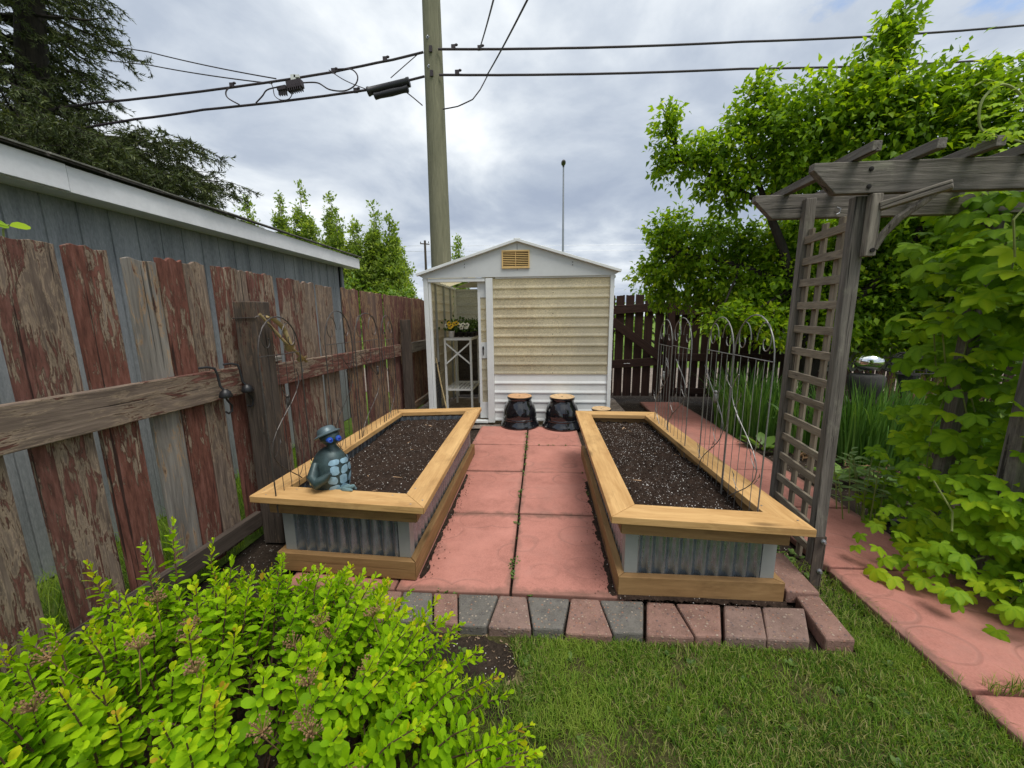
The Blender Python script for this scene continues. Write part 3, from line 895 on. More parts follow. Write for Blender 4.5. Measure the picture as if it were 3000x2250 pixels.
# spilled soil at the foot of the planters
def spill(name, pts, wid, seed):
    vs, fs = [], []
    k = 90
    for i in range(k + 1):
        s = i / k; p = V(pts[0]).lerp(V(pts[1]), s)
        t_ = (V(pts[1]) - V(pts[0])).normalized(); nn = V((-t_.y, t_.x))
        e = wid * (.25 + .9 * abs(mnoise.fractal(V((s * 9, seed, 0)), 1, 2, 4)) + .25 * random.random())
        a = p; b = p + nn * e
        vs += [(a.x, a.y, .016), (b.x, b.y, .0035)]
    for i in range(k):
        fs += [(2 * i, 2 * i + 1, 2 * i + 3), (2 * i, 2 * i + 3, 2 * i + 2)]
    for _ in range(230):
        s = random.random(); p = V(pts[0]).lerp(V(pts[1]), s); t_ = (V(pts[1]) - V(pts[0])).normalized(); nn = V((-t_.y, t_.x))
        c = p + nn * wid * abs(random.gauss(0, .9)); z = .004; r = U(.0015, .0048); o = len(vs)
        vs += [(c.x - r, c.y - r * .6, z), (c.x + r, c.y - r * .7, z), (c.x, c.y + r, z), (c.x, c.y, z + r)]
        fs += [(o, o + 1, o + 3), (o + 1, o + 2, o + 3), (o + 2, o, o + 3)]
    tag(npmesh(name, vs, fs, M_['soil']), kind='stuff')
spill('spilled_soil', ((.425, 3.2), (.404, 1.80)), -.045, 2.0)
spill('spilled_soil', ((-.674, 1.88), (-.676, 3.3)), -.04, 5.0)
spill('spilled_soil', ((.41, 1.798), (1.25, 1.798)), -.03, 7.0)

# weeds in the joints
def rosettes(name, pts, mat, size, n, kind=None, up=.5, wid=.7, label=None, cat=None, group=None):
    P_, D_, N_, S_ = [], [], [], []
    for (x, y, z) in pts:
        for k in range(n):
            a = U(0, 6.28); e = U(up * .4, up * 1.4)
            P_.append((x + U(-.3, .3) * size, y + U(-.3, .3) * size, z + U(0, .2) * size)); D_.append((math.cos(a), math.sin(a), e)); N_.append((-math.cos(a) * e, -math.sin(a) * e, 1)); S_.append(size * U(.5, 1.1))
    tv, tf = oval(wid)
    a, b, c = scatter(tv, tf, np.array(P_), np.array(D_), np.array(N_), np.array(S_))
    o = npmesh(name, a, b, M_[mat], rnd=c)
    tag(o, label, cat, group, kind)
    return o
wp = []
for y, k in ((1.92, 2), (1.97, 3), (2.02, 4), (2.06, 3), (2.30, 1), (2.50, 3), (2.58, 2), (2.90, 2), (2.98, 4), (3.02, 3), (3.3, 2), (3.42, 3), (3.6, 3), (3.75, 3), (3.85, 4), (4.0, 3), (4.1, 5), (4.18, 6), (4.3, 5), (4.45, 5), (4.5, 6), (4.6, 4)):
    for _ in range(k): wp.append((-.15 + random.gauss(0, .012), y + random.gauss(0, .02), -.004))
for x in (.0, .1, .16, .3): wp.append((x, 4.17, 0))
for _ in range(9): wp.append((.405 + U(-.02, .02), U(2.6, 3.4), .0))
for x, y in ((-.55, 1.80), (-.5, 1.79), (-.45, 1.78), (-.05, 1.79)): wp.append((x, y, -.01))
rosettes('joint_weeds', wp, 'weed', .017, 7, 'stuff', .9)
sw = [(1.55 + random.gauss(0, .06), U(1.85, 2.7), -.05) for _ in range(26)] + [(U(2.36, 3.1), U(2.2, 3.4), -.05) for _ in range(30)] + [(U(2.1, 2.5), U(3.6, 5.0), -.05) for _ in range(30)] + [(-.46 + U(-.06, .12), U(1.2, 1.5), -.05) for _ in range(14)]
lw = [(U(-.1, 1.6), U(.35, 1.5), -.045) for _ in range(46)]
rosettes('lawn_weeds', lw, 'weed', .030, 7, 'stuff', .8)
rosettes('soil_weeds', sw, 'weed', .035, 8, 'stuff', .8)
lt = []
for _ in range(300):
    x, y = random.choice([(U(-.55, -.1), U(1.3, 1.56)), (U(2.35, 3.4), U(2.0, 3.6)), (U(1.45, 1.66), U(1.6, 2.6))])
    lt.append((x, y, -.045))
vs, fs = [], []
for (x, y, z) in lt:
    o = len(vs); a = U(0, 6.28); L = U(.003, .010); w_ = U(.0012, .003)
    d = V((math.cos(a), math.sin(a), U(-.2, .2))) * L; s = V((-math.sin(a), math.cos(a), .2)) * w_
    for p in (-d - s, -d + s, d + s, d - s): vs.append(tuple(V((x, y, z + .006)) + p))
    fs += [(o, o + 3, o + 2), (o, o + 2, o + 1)]
tag(npmesh('soil_litter', vs, fs, M_['litter'], smooth=False), kind='stuff')

# ------------------------------------------------------------------ turtle ornament
def turtle():
    t = thing('turtle_ornament', 'teal metal turtle ornament in a hat and blue goggles sitting in the left planter', 'garden ornament', (-1.225, 2.03, .40))
    c = V((-1.228, 2.03, .550))
    tilt = Matrix.Rotation(math.radians(6), 3, 'Y')
    MB().ball(c, (.112, .098, .175), 24, 16, tilt).build('body', M_['turtle'], t, smooth=True)
    # mosaic patches on the shell side (towards +X)
    m = MB()
    bands = [(-.62, .36, 3), (-.30, .34, 4), (.02, .32, 4), (.34, .30, 4), (.62, .24, 3)]
    for bi, (la, dl, nlo) in enumerate(bands):
        for k in range(nlo):
            lo = -1.30 + (k + .5 + .18 * (bi % 2)) * 2.3 / nlo
            hw = 2.3 / nlo * (.40 + .05 * ((bi + k) % 2)); hl = dl * .45
            ring_ = []
            for q in range(14):
                a = 2 * PI * q / 14 + .6 * ((bi * 2 + k) % 3 - 1)
                ca, sa = math.cos(a), math.sin(a)
                sq = (1 / max(abs(ca), abs(sa)) ** .6) * (1 - .16 * math.cos(2 * (a + bi + k)))
                la2, lo2 = la + hl * sa * sq, lo + hw * ca * sq
                p = V((.1155 * math.cos(la2) * math.cos(lo2), .1015 * math.cos(la2) * math.sin(lo2), .1785 * math.sin(la2)))
                ring_.append(c + tilt @ p)
            pc = c + tilt @ V((.118 * math.cos(la) * math.cos(lo), .104 * math.cos(la) * math.sin(lo), .181 * math.sin(la)))
            m.add(ring_ + [pc], [(i, (i + 1) % 14, 14) for i in range(14)])
    m.build('shell_mosaic', M_['mosaic'], t, smooth=True)
    m = MB()
    for la in (-.35, .05, .42):
        lo = -2.75
        m.ball(c + tilt @ V((.113 * math.cos(la) * math.cos(lo), .1 * math.cos(la) * math.sin(lo), .176 * math.sin(la))), (.006, .006, .013), 8, 6)
    m.build('rim_spot', M_['yellowspot'], t, smooth=True)
    # arm across the belly
    MB().tube([(-1.265, 1.955, .645), (-1.262, 1.915, .58), (-1.235, 1.905, .545), (-1.19, 1.915, .575), (-1.165, 1.925, .60)], [.02, .034, .035, .024, .012], 12).build('arm', M_['turtle'], t, smooth=True)
    MB().tube([(-1.20, 2.03, .69), (-1.205, 2.03, .728), (-1.205, 2.025, .76)], [.045, .026, .024], 14).build('neck', M_['turtle'], t, smooth=True)
    h = V((-1.200, 2.012, .786))
    hd = MB().ball(h, (.056, .052, .048), 20, 14, Matrix.Rotation(math.radians(-10), 3, 'Y')).build('head', M_['turtle'], t, smooth=True)
    f = V((.80, -.57, .20)).normalized(); s = V((.57, .80, 0)).normalized()
    up = s.cross(f)
    for sg in (-1, 1):
        e = h + f * .048 + s * sg * .024 + up * .016
        R = frame_for(f)
        MB().lathe([(.0165, -.012), (.017, .006), (.014, .012), (.010, .013)], e, 18, R).build('eye', M_['blueglass'], hd, smooth=True)
        MB().ball(e + f * .012, (.0085, .0085, .004), 12, 8, R).build('pupil', M_['bluedark'], hd, smooth=True)
    mp = [h + (f * math.cos(a) + s * math.sin(a)) * .0525 - V((0, 0, .018 - .012 * (a / .5) ** 2)) for a in np.linspace(-.25, .75, 9)]
    MB().tube(mp, .0026, 6).build('mouth', M_['hole'], hd)
    Rh = Matrix.Rotation(math.radians(-26), 3, V((.3, 1, 0)))
    MB().lathe([(.075, -.006), (.077, -.002), (.064, .006), (.053, .011), (.049, .028), (.041, .040), (.020, .047), (.002, .048)], h + V((-.012, 0, .014)), 26, Rh).build('hat', M_['hat'], t, smooth=True)
    m = MB()
    for k in range(5):
        a = math.radians(-30 + k * 15)
        m.tube([(-1.16, 1.985, .47), (-1.10 , 1.965 + .018 * math.sin(a * 2), .495), (-1.05, 1.955 + .05 * math.sin(a), .50 + .02 * math.sin(k))], [.018, .017, .006], 8)
    m.build('flipper', M_['flipper'], t, smooth=True)
turtle()

# ------------------------------------------------------------------ wire trellises
def trellis(X, y0, y1, zc, zt, label, mat, seed, lean=0):
    random.seed(seed)
    w_ = abs(y1 - y0); ym = (y0 + y1) / 2; ya, yb = min(y0, y1), max(y0, y1)
    t = thing('wire_trellis', label, 'trellis', (X, ym, .39), 0, 'arched wire trellises standing in the planters')
    xx = lambda z: X + lean * (z - .4)
    P = lambda y, z: (xx(z), y, z)
    pts = [P(ya, .37), P(ya, zc)]
    for k in range(1, 12):
        a = PI * (1 - k / 12)
        pts.append(P(ym + w_ / 2 * math.cos(a), zc + (zt - zc) * math.sin(a)))
    pts += [P(yb, zc), P(yb, .37)]
    MB().tube(pts, .0036, 6).build('arch_frame', mat, t, smooth=True)
    MB().tube([P(ya, zc), P(yb, zc)], .0028, 5).build('crossbar', mat, t)
    for sg in (-1, 1):
        sp_ = []
        for k in range(26):
            a = k / 25 * 2.1 * PI
            r = .20 * w_ * (1 - k / 30)
            sp_.append(P(ym + sg * (w_ * .27 + r * math.cos(PI - a) * 1.0), zc + (zt - zc) * .42 + r * 1.5 * math.sin(a)))
        MB().tube(sp_, .0028, 5).build('scroll', mat, t, smooth=True)
    for k in range(1, 5):
        y = ya + w_ * k / 5
        MB().tube([P(y, .37), P(y, zc)], .0018, 4).build('wire', mat, t)
    vy = [P(ya + w_ * (.5 + .42 * math.sin(z * 6.3 + seed)), .42 + (zc - .52) * k / 16) for k, z in enumerate(np.linspace(0, 1, 17))]
    vy = [(x - .008, y, z) for x, y, z in vy]
    MB().tube(vy, .0028, 5).build('vine_stem', mat, t, smooth=True)
    lm = simple(.62, .1, .1)
    for k in (2, 4, 6, 8, 10, 12, 14):
        p = V(vy[k]); sg = 1 if k % 4 else -1
        q = p + V((-.005, sg * w_ * .16, .05)); 
        m = MB().tube([p, (p + q) / 2 + V((0, 0, -.01)), q], .0018, 4)
        m.add([q + V((0, y * .045 * .5, x * .05)) if False else q + V((z * .05, sg * (y - .2) * .022 + x * .018, y * .045)) for x, y, z in lm[0]], [tuple(f) for f in lm[1]])
        m.build('metal_leaf', mat, t)
    if seed % 2 == 0:
        b = V(vy[11]) + V((-.01, .03, .045))
        MB().ball(b, (.012, .013, .034), 10, 8).ball(b + V((0, .004, .036)), (.011, .013, .012), 10, 8).build('metal_bird', mat, t, smooth=True)
    return t
TL = [(1.852, 2.205, 1.258, 1.466), (2.475, 2.856, 1.275, 1.507), (2.892, 3.354, 1.267, 1.496), (3.392, 3.70, 1.252, 1.479)]
ln = ['arched wire trellis behind the turtle, in front of the big fence post', 'arched wire trellis in the middle of the left planter, second behind the turtle', 'arched wire trellis in the left planter, third behind the turtle', 'arched wire trellis at the far left end of the left planter by the shed']
for i, (a, b, c, d) in enumerate(TL):
    trellis(-1.448, a + .004, b - .004, c, d, ln[i], M_['iron'], i + 2)
TRR = [(3.20, 3.559, 1.196, 1.416), (2.796, 3.204, 1.209, 1.433), (2.206, 2.548, 1.230, 1.437), (1.829, 2.206, 1.231, 1.449)]
rn = ['grey arched wire trellis at the far end of the right planter before the gate', 'grey arched wire trellis second from the far end of the right planter', 'grey arched wire trellis second nearest in the right planter, before the iris', 'grey arched wire trellis nearest in the right planter, beside the arbor lattice']
for i, (a, b, c, d) in enumerate(TRR):
    trellis(1.085, a + .004, b - .004, c, d, rn[i], M_['ironlight'], i + 12)
random.seed(21)

# ------------------------------------------------------------------ upturned pots
def pot(loc, sc, label, topmat, topname):
    t = thing('upturned_pot', label, 'pot', loc, U(0, 6), 'glazed pots stored upside down by the shed')
    k = sc; L = V(loc)
    prof = [(.20, 0), (.258, .0), (.263, .012), (.262, .028), (.250, .048), (.230, .082), (.224, .098), (.229, .106), (.229, .116), (.223, .124), (.226, .15), (.224, .19), (.214, .235), (.196, .28), (.172, .322), (.156, .348), (.154, .362), (.162, .372), (.170, .386), (.168, .400), (.160, .406)]
    MB().lathe([(r * k, z * k) for r, z in prof], L, 48).build('body', M_['glaze'], t, smooth=True)
    MB().lathe([(.161 * k, .4066 * k), (.163 * k, .411 * k), (.155 * k, .416 * k), (.132 * k, .414 * k), (.128 * k, .409 * k), (.02 * k, .4085 * k)], L, 40).build(topname, M_[topmat], t, smooth=True)
    MB().lathe([(.012 * k, .400 * k), (.012 * k, .4098 * k)], L, 12).build('drain_hole', M_['hole'], t)
pot((-.265, 4.985, -.002), 1.0, 'black glazed pot upside down, left of the pair, with an orange clay base', 'terracotta', 'clay_base')
pot((.300, 4.955, -.002), 1.0, 'black glazed pot upside down, right of the pair, with a pale clay base', 'claypale', 'clay_base')
pot((.800, 4.86, -.03), .74, 'smaller upturned pot whose pale base just shows above the right planter rim', 'claypale', 'clay_base')
# ------------------------------------------------------------------ left board fence
def board(parent, X, y0, y1, z0, ztl, ztr, mat, th=.02, label=None, jag=.012, lean=0, name='board', ax='y'):
    """upright board facing +X (ax='y') or facing -Y (ax='x') with a ragged top"""
    n = 7
    top = []
    for k in range(n):
        s = k / (n - 1)
        top.append((y1 + (y0 - y1) * s + lean, ztr + (ztl - ztr) * s + U(-jag, jag * .4)))
    pts = [(y0, z0), (y1, z0)] + top
    m = MB()
    if ax == 'y': m.poly([(X, a, b) for a, b in pts], (-th, 0, 0))
    else: m.poly([(a, X, b) for a, b in pts], (0, th, 0))
    o = m.build(name, mat, parent, bevel=.002)
    if label: o['label'] = label
    return o
fl = thing('board_fence', 'long old plank fence with flaking red brown paint along the left side', 'fence', (-1.9, 2.2, 0))
BD = [(1.225, 1.284, 1.768, 1.758), (1.284, 1.428, 1.758, 1.763), (1.456, 1.612, 1.764, 1.757), (1.681, 1.83, 1.743, 1.733), (1.837, 1.971, 1.762, 1.767), (1.975, 2.106, 1.763, 1.765), (2.171, 2.325, 1.768, 1.771), (2.329, 2.419, 1.765, 1.764), (2.427, 2.512, 1.765, 1.762), (2.518, 2.666, 1.759, 1.766), (2.724, 2.972, 1.752, 1.754), (2.979, 3.167, 1.747, 1.748), (3.223, 3.452, 1.745, 1.738), (3.643, 3.96, 1.744, 1.747), (4.025, 4.578, 1.741, 1.743), (4.653, 4.83, 1.741, 1.741), (4.856, 5.084, 1.743, 1.745), (5.119, 5.609, 1.742, 1.745), (5.626, 6.19, 1.746, 1.745), (6.21, 6.42, 1.74, 1.74), (6.45, 6.70, 1.74, 1.74), (6.74, 7.0, 1.74, 1.74)]
mats = ['fence_half', 'fence_half', 'fence_red', 'fence_grey', 'fence_red', 'fence_half', 'fence_red', 'fence_half', 'fence_half', 'fence_red', 'fence_half', 'fence_half', 'fence_half', 'fence_far']
# wide far entries are several boards side by side
bl = []
for i, b in enumerate(BD):
    w_ = b[1] - b[0]; k = 1 if w_ < .26 else max(2, round(w_ / .19))
    for q in range(k):
        bl.append((b[0] + w_ * q / k + (.002 if q else 0), b[0] + w_ * (q + 1) / k, b[2] + U(-.008, .008) * (k > 1), b[3] + U(-.008, .008) * (k > 1), mats[min(i, 13)], i))
y = -.6
while y < 1.20:
    w_ = U(.12, .15)
    if y + w_ > 1.215: break
    bl.append((y, y + w_, 1.76, 1.76, random.choice(['fence_half', 'fence_red', 'fence_grey']), -1))
    y += w_ + U(.012, .04)
for (a, b, zl, zr, mt, i) in bl:
    lab = {3: 'bare grey board with no paint left', 2: 'board still mostly covered in smooth red paint'}.get(i)
    board(fl, -1.9 + U(-.004, .004), a, b, U(.03, .07), zl, zr, M_[mt], label=lab, jag=.014)
def rail(y0, z0, y1, z1, h, mat, x=-1.858, th=.040):
    MB().beam((x - th / 2, y0, z0), (x - th / 2, y1, z1), th, h, (0, 0, 1)).build('rail', mat, fl, axis=(0, y1 - y0, z1 - z0), bevel=.004)
rail(-.6, 1.085, 2.215, 1.077, .172, M_['fence_half'])
rail(2.36, 1.066, 4.985, 1.026, .155, M_['fence_half'])
rail(5.11, 1.025, 6.95, 1.02, .15, M_['fence_grey'])
rail(-.6, .22, 2.215, .145, .10, M_['post'], -1.845)
rail(2.36, .15, 6.95, .15, .10, M_['fence_grey'])
rail(2.37, 1.165, 2.62, 1.176, .035, M_['fence_grey'], -1.862, .03)
pm = MB().box((-1.785, 2.285, .76), (.135, .135, 1.60)).build('post', M_['post'], fl, axis=(0, 0, 1), bevel=.006)
pm['label'] = 'big dark square fence post with a flat top'
MB().tube([(-1.86, 2.212, 1.46), (-1.715, 2.212, 1.462), (-1.712, 2.22, 1.47), (-1.68, 2.25, 1.475)], .003, 5).build('tie_wire', M_['iron'], fl)
MB().box((-1.80, 5.045, .70), (.11, .11, 1.46)).build('post', M_['post'], fl, axis=(0, 0, 1), bevel=.006)

# bamboo ornament hanging from the post
bt = thing('bamboo_chime', 'split bamboo pieces hanging from the big fence post by a wire', 'bamboo ornament', (-1.66, 2.2, 1.16))
def half_pipe(p0, p1, r, name, open_dir, bend=0):
    p0, p1 = V(p0), V(p1); t_ = (p1 - p0).normalized()
    a = V(open_dir); a = (a - t_ * a.dot(t_)).normalized(); b = t_.cross(a)
    m = MB(); vs = []; n, k = 8, 8
    for i in range(k + 1):
        s = i / k; c = p0.lerp(p1, s) + a * bend * math.sin(PI * s)
        rr_ = r * (1 + .10 * (abs(s - .5) < .07))
        for rad in (rr_, rr_ * .78):
            for j in range(n + 1):
                q = PI * j / n + PI
                vs.append(c + (b * math.cos(q) + a * math.sin(q)) * rad)
    w2 = 2 * (n + 1); fs = []
    for i in range(k):
        for j in range(n):
            o = i * w2 + j
            fs.append((o, o + 1, o + w2 + 1, o + w2)); o += n + 1
            fs.append((o, o + w2, o + w2 + 1, o + 1))
        for j in (0, n):
            o = i * w2 + j; fs.append((o, o + w2, o + w2 + n + 1, o + n + 1))
    m.add(vs, fs).build(name, M_['bamboo'], bt, axis=p1 - p0, smooth=True)
half_pipe((-1.668, 2.20, 1.485), (-1.640, 2.385, 1.285), .014, 'bamboo_strip', (.8, .2, .6))
half_pipe((-1.655, 2.25, 1.475), (-1.655, 2.385, 1.385), .018, 'bamboo_strip', (.2, .5, .8), .01)
half_pipe((-1.655, 2.385, 1.385), (-1.650, 2.435, 1.255), .017, 'bamboo_strip', (.2, .6, .5), .0)
half_pipe((-1.64, 2.365, 1.292), (-1.63, 2.545, 1.165), .017, 'bamboo_strip', (.6, .2, .8), .008)
half_pipe((-1.62, 2.375, 1.30), (-1.66, 2.41, 1.26), .026, 'bamboo_cup', (0, 0, 1))
half_pipe((-1.61, 2.475, 1.205), (-1.65, 2.50, 1.18), .024, 'bamboo_cup', (0, 0, 1))
# two hook lights on the rail
def hook_light(y, label):
    t = thing('hook_light', label, 'solar light', (-1.84, y, .98), 0, 'black hook lights on the left fence rail')
    MB().tube([(-1.87, y - .06, 1.19), (-1.845, y - .03, 1.193), (-1.825, y - .005, 1.182), (-1.818, y, 1.15), (-1.815, y + .004, 1.08), (-1.80, y + .012, 1.05)], .0065, 8).build('hook_arm', M_['black'], t, smooth=True)
    MB().lathe([(.012, 1.058), (.026, 1.045), (.034, 1.02), (.031, 1.012), (.018, 1.008)], (-1.80, y + .016, 0), 18).build('lamp_cap', M_['black'], t, smooth=True)
    MB().tube([(-1.80, y + .016, 1.008), (-1.802, y + .03, .985), (-1.80, y + .05, .955), (-1.80, y + .045, .925), (-1.80, y + .02, .915), (-1.80, y, .93)], .0055, 7).build('lower_hook', M_['black'], t, smooth=True)
hook_light(2.00, 'black hook light on the fence rail, the one farther from the big post')
hook_light(2.165, 'black hook light on the fence rail, right up against the big post')

# ------------------------------------------------------------------ garage behind the fence
gt = thing('garage', 'blue grey garage with white eaves behind the red brown fence', 'garage', (-5, 1.5, 0))
m = MB(); X = -2.9; y = -3.0; prof = []
gy = -3.0
while gy < 5.5:
    wd = .178
    prof += [(X, gy), (X, gy + wd - .012), (X - .008, gy + wd - .009), (X - .008, gy + wd - .003)]
    gy += wd
prof.append((X, 5.56))
prof = [p for p in prof if p[1] <= 5.56]
vs = []
for (x, yy) in prof: vs += [(x, yy, -.05), (x, yy, 2.20)]
m.add(vs, [(2 * i, 2 * i + 2, 2 * i + 3, 2 * i + 1) for i in range(len(prof) - 1)])
m.build('side_wall', M_['siding'], gt, axis=(0, 0, 1))
m = MB().poly([(-2.9, 5.56, -.05), (-7.4, 5.56, -.05), (-7.4, 5.56, 2.2), (-5.15, 5.56, 2.95), (-2.9, 5.56, 2.2)], (0, -.08, 0))
m.build('end_wall', M_['siding'], gt, axis=(0, 0, 1))
MB().box((-2.892, 5.553, 1.08), (.03, .06, 2.23)).build('corner_board', M_['siding'], gt, axis=(0, 0, 1))
for (a, b, dz, dx) in ((-3.2, 2.17, .004, .004), (2.175, 5.78, 0, 0)):
    MB().box((-2.725 + dx, (a + b) / 2, 2.262 + dz), (.022, b - a, .145)).build('fascia', M_['fascia'], gt, axis=(0, 1, 0), bevel=.002)
MB().box((-2.82, 1.29, 2.196), (.17, 8.98, .012)).build('soffit', M_['fascia'], gt)
m = MB()
for s, x0, x1 in ((1, -2.685, -5.15), (-1, -7.6, -5.15)):
    m.poly([(x0, -3.25, 2.345), (x1, -3.25, 2.345 + abs(x1 - x0) * .33), (x1, -3.25, 2.365 + abs(x1 - x0) * .33), (x0, -3.25, 2.362)], (0, 9.06, 0))
rf = m.build('roof', M_['shingle'], gt)
m = MB(); y = -3.25
while y < 5.78:
    L = U(.22, .36)
    if y + L > 5.80: L = 5.80 - y
    m.box((-2.70 + U(-.004, .006), y + L / 2, 2.366 + U(-.002, .003)), (.05, L - U(.004, .02), .009), Matrix.Rotation(U(-.02, .02) + .3, 3, 'Y')); y += L
m.build('shingle_edge', M_['shinglepale'], rf)

# ------------------------------------------------------------------ rear fence and gate
rl = thing('rear_fence', 'dark brown picket fence with gaps along the back, right of the gate', 'fence', (4.5, 6.72, 0))
x = 2.235
while x < 8.4:
    w_ = U(.130, .142)
    yy = 6.71 - (x - 2.2) * .06
    board(rl, yy, x, x + w_, .05, 1.83 + U(-.02, .02), 1.83 + U(-.02, .02), M_['gate'], .02, ax='x', jag=.006)
    x += w_ + U(.020, .034)
for z, h in ((1.52, .13), (.74, .13), (.16, .10)):
    MB().beam((2.30, 6.675, z), (8.4, 6.305, z - .01), h, .04, (0, -1, 0)).build('rail', M_['gate'], rl, axis=(1, 0, 0), bevel=.004)
MB().box((2.205, 6.66, .93), (.11, .09, 1.90)).build('post', M_['gate'], rl, axis=(0, 0, 1), bevel=.005)
gg = thing('garden_gate', 'dark brown wooden gate with a diagonal brace beside the shed', 'gate', (1.7, 6.75, 0))
x = .99
for k in range(8):
    w_ = .137
    board(gg, 6.74, x, x + w_, .05, 1.80 + U(-.012, .012), 1.80 + U(-.012, .012), M_['gate'], .02, ax='x', jag=.006)
    x += w_ + (.024 if k != 5 else .050)
MB().beam((.99, 6.72, 1.535), (2.15, 6.72, 1.60), .14, .038, (0, -1, 0)).build('rail', M_['gate'], gg, axis=(1, 0, 0), bevel=.004)
MB().beam((.99, 6.72, .60), (2.15, 6.72, .675), .14, .038, (0, -1, 0)).build('rail', M_['gate'], gg, axis=(1, 0, 0), bevel=.004)
MB().beam((1.10, 6.695, 1.47), (2.10, 6.695, .72), .14, .012, (0, -1, 0)).build('diagonal_brace', M_['gate'], gg, axis=(1, 0, -.7), bevel=.004)
MB().tube([(1.46, 6.69, .63), (1.46, 6.66, .635), (1.52, 6.655, .64), (1.56, 6.66, .637), (1.56, 6.69, .635)], .006, 6).build('pull_handle', M_['galv'], gg)

# ------------------------------------------------------------------ shed / small greenhouse
X0, X1, YF, YB, ZE, XA, ZA = -1.545, .957, 5.13, 6.92, 1.975, -.29, 2.395
st = thing('garden_shed', 'small pale metal greenhouse shed with yellowed ribbed panels and an open sliding door', 'shed', (-.3, 6.0, 0))
def lap(parent, p0, p1, z0, z1, n, mat, name, out, dep=.012, thick=True):
    """lapped cladding between ground points p0,p1; out = outward horizontal normal"""
    p0, p1, o = V((*p0, 0)), V((*p1, 0)), V((*out, 0))
    prof = []; h = (z1 - z0) / n
    for k in range(n):
        b = z0 + k * h
        prof += [(b, dep), (b + h * .10, dep * 1.05), (b + h * .32, dep * .35), (b + h * .97, .001), (b + h * .985, .001)]
    prof.append((z1, 0.0))
    vs = []
    for z, d in prof:
        vs += [p0 + o * d + V((0, 0, z)), p1 + o * d + V((0, 0, z))]
    m = MB().add(vs, [(2 * i, 2 * i + 1, 2 * i + 3, 2 * i + 2) for i in range(len(prof) - 1)])
    return m.build(name, mat, parent, axis=(0, 0, 1), smooth=False)
def bar(name, c, d, mat='trim', parent=st, bev=.003):
    return MB().box(c, d).build(name, M_[mat], parent, axis=(0, 0, 1), bevel=bev)
bar('corner_post', (X0 + .030, YF, ZE / 2), (.060, .060, ZE))
bar('corner_post', (X0 + .078, YF + .012, ZE / 2 - .03), (.030, .045, ZE - .06))
bar('corner_post', (X1 - .025, YF, ZE / 2), (.050, .060, ZE))
bar('corner_post', (X0 + .02, YB, ZE / 2), (.04, .04, ZE)); bar('corner_post', (X1 - .02, YB, ZE / 2), (.04, .04, ZE))
bar('door_jamb', (-.664, YF - .002, 1.955 / 2), (.092, .064, 1.955))
bar('header_track', ((X0 - .715) / 2 + .03, YF, 1.938), (.76, .052, .048))
bar('sill', ((X0 - .71) / 2, YF, .012), (.83, .10, .030))
bar('header', ((X1 - .62) / 2 - .0, YF + .004, 1.957), (1.50, .05, .022))
lap(st, (-.616, YF), (X1 - .052, YF), .682, 1.945, 10, M_['fiber'], 'front_panel', (0, -1), .013)
lap(st, (-.616, YF), (X1 - .052, YF), .025, .676, 5, M_['trim'], 'lower_siding', (0, -1), .013)
bar('panel_rail', ((X1 - .66) / 2, YF + .012, .679), (1.52, .03, .02))
for x in (.175,):
    bar('stud', (x, YF + .03, .98), (.028, .03, 1.93))
# screws
m = MB()
for z in (.70, .95, 1.22, 1.49, 1.76, .35, .1): m.ball((.175, YF - .017, z), (.006, .004, .006), 8, 6)
for x, z in ((-.98, 2.10), (-.98, 2.135), (.42, 2.10), (.42, 2.135)): m.ball((x, YF - .042, z), (.006, .004, .006), 8, 6)
m.build('screw', M_['hole'], st)
# gable
m = MB().poly([(X0 + .005, YF - .036, ZE - .008), (X1 - .005, YF - .036, ZE - .008), (X1 + .055, YF - .036, 2.006), (XA, YF - .036, ZA + .016), (X0 - .055, YF - .036, 2.000)], (0, .02, 0))
gb = m.build('gable_panel', M_['gable'], st)
MB().box((XA, YF - .038, 2.21), (.004, .003, .33)).build('seam', M_['hole'], gb)
vt = MB()
for (cx, cz, w_, h_) in ((-.31, 2.183, .36, .225),):
    fr = .016
    vt.box((cx, YF - .046, cz + h_ / 2 - fr / 2), (w_, .02, fr)).box((cx, YF - .046, cz - h_ / 2 + fr / 2), (w_, .02, fr))
    vt.box((cx - w_ / 2 + fr / 2, YF - .046, cz), (fr, .018, h_ - 2 * fr)).box((cx + w_ / 2 - fr / 2, YF - .046, cz), (fr, .018, h_ - 2 * fr)).box((cx, YF - .049, cz), (.008, .012, h_ - 2 * fr))
ve = vt.build('vent', M_['vent'], st)
MB().box((-.31, YF - .0375, 2.183), (.33, .002, .20)).build('vent_backing', M_['hole'], ve)
m = MB()
for k in range(9): m.box((-.31, YF - .046, 2.183 - .088 + k * .022), (.328, .016, .0045), Matrix.Rotation(.6, 3, 'X'))
m.build('vent_louvre', M_['vent'], ve)
# roof: ribbed translucent sheets with steel edge trim
def roofside(xe, ze):
    m = MB(); k = 60; vs = []
    for i in range(k + 1):
        s = i / k
        y = YF - .015 + (YB + .08 - YF) * s
        o = .008 * (1 if (i % 6) in (0, 1) else 0)
        vs += [(xe, y, ze + .012 + o), (XA, y, ZA + .018 + o)]
    m.add(vs, [(2 * i, 2 * i + 2, 2 * i + 3, 2 * i + 1) for i in range(k)])
    m.build('roof_panel', M_['fiber'], st, axis=(0, 0, 1))
    d = V((XA - xe, 0, ZA - ze))
    MB().beam((xe, YF - .058, ze + .015), (XA, YF - .052, ZA + .022), .034, .060, (0, -1, 0)).build('roof_edge', M_['trim'], st, axis=d, bevel=.003)
    for s in (.3, .55, .8):
        p = V((xe, 0, ze)).lerp(V((XA, 0, ZA)), s)
        MB().box((p.x, (YF + YB) / 2, p.z - .018), (.03, YB - YF - .06, .03)).build('purlin', M_['trim'], st)
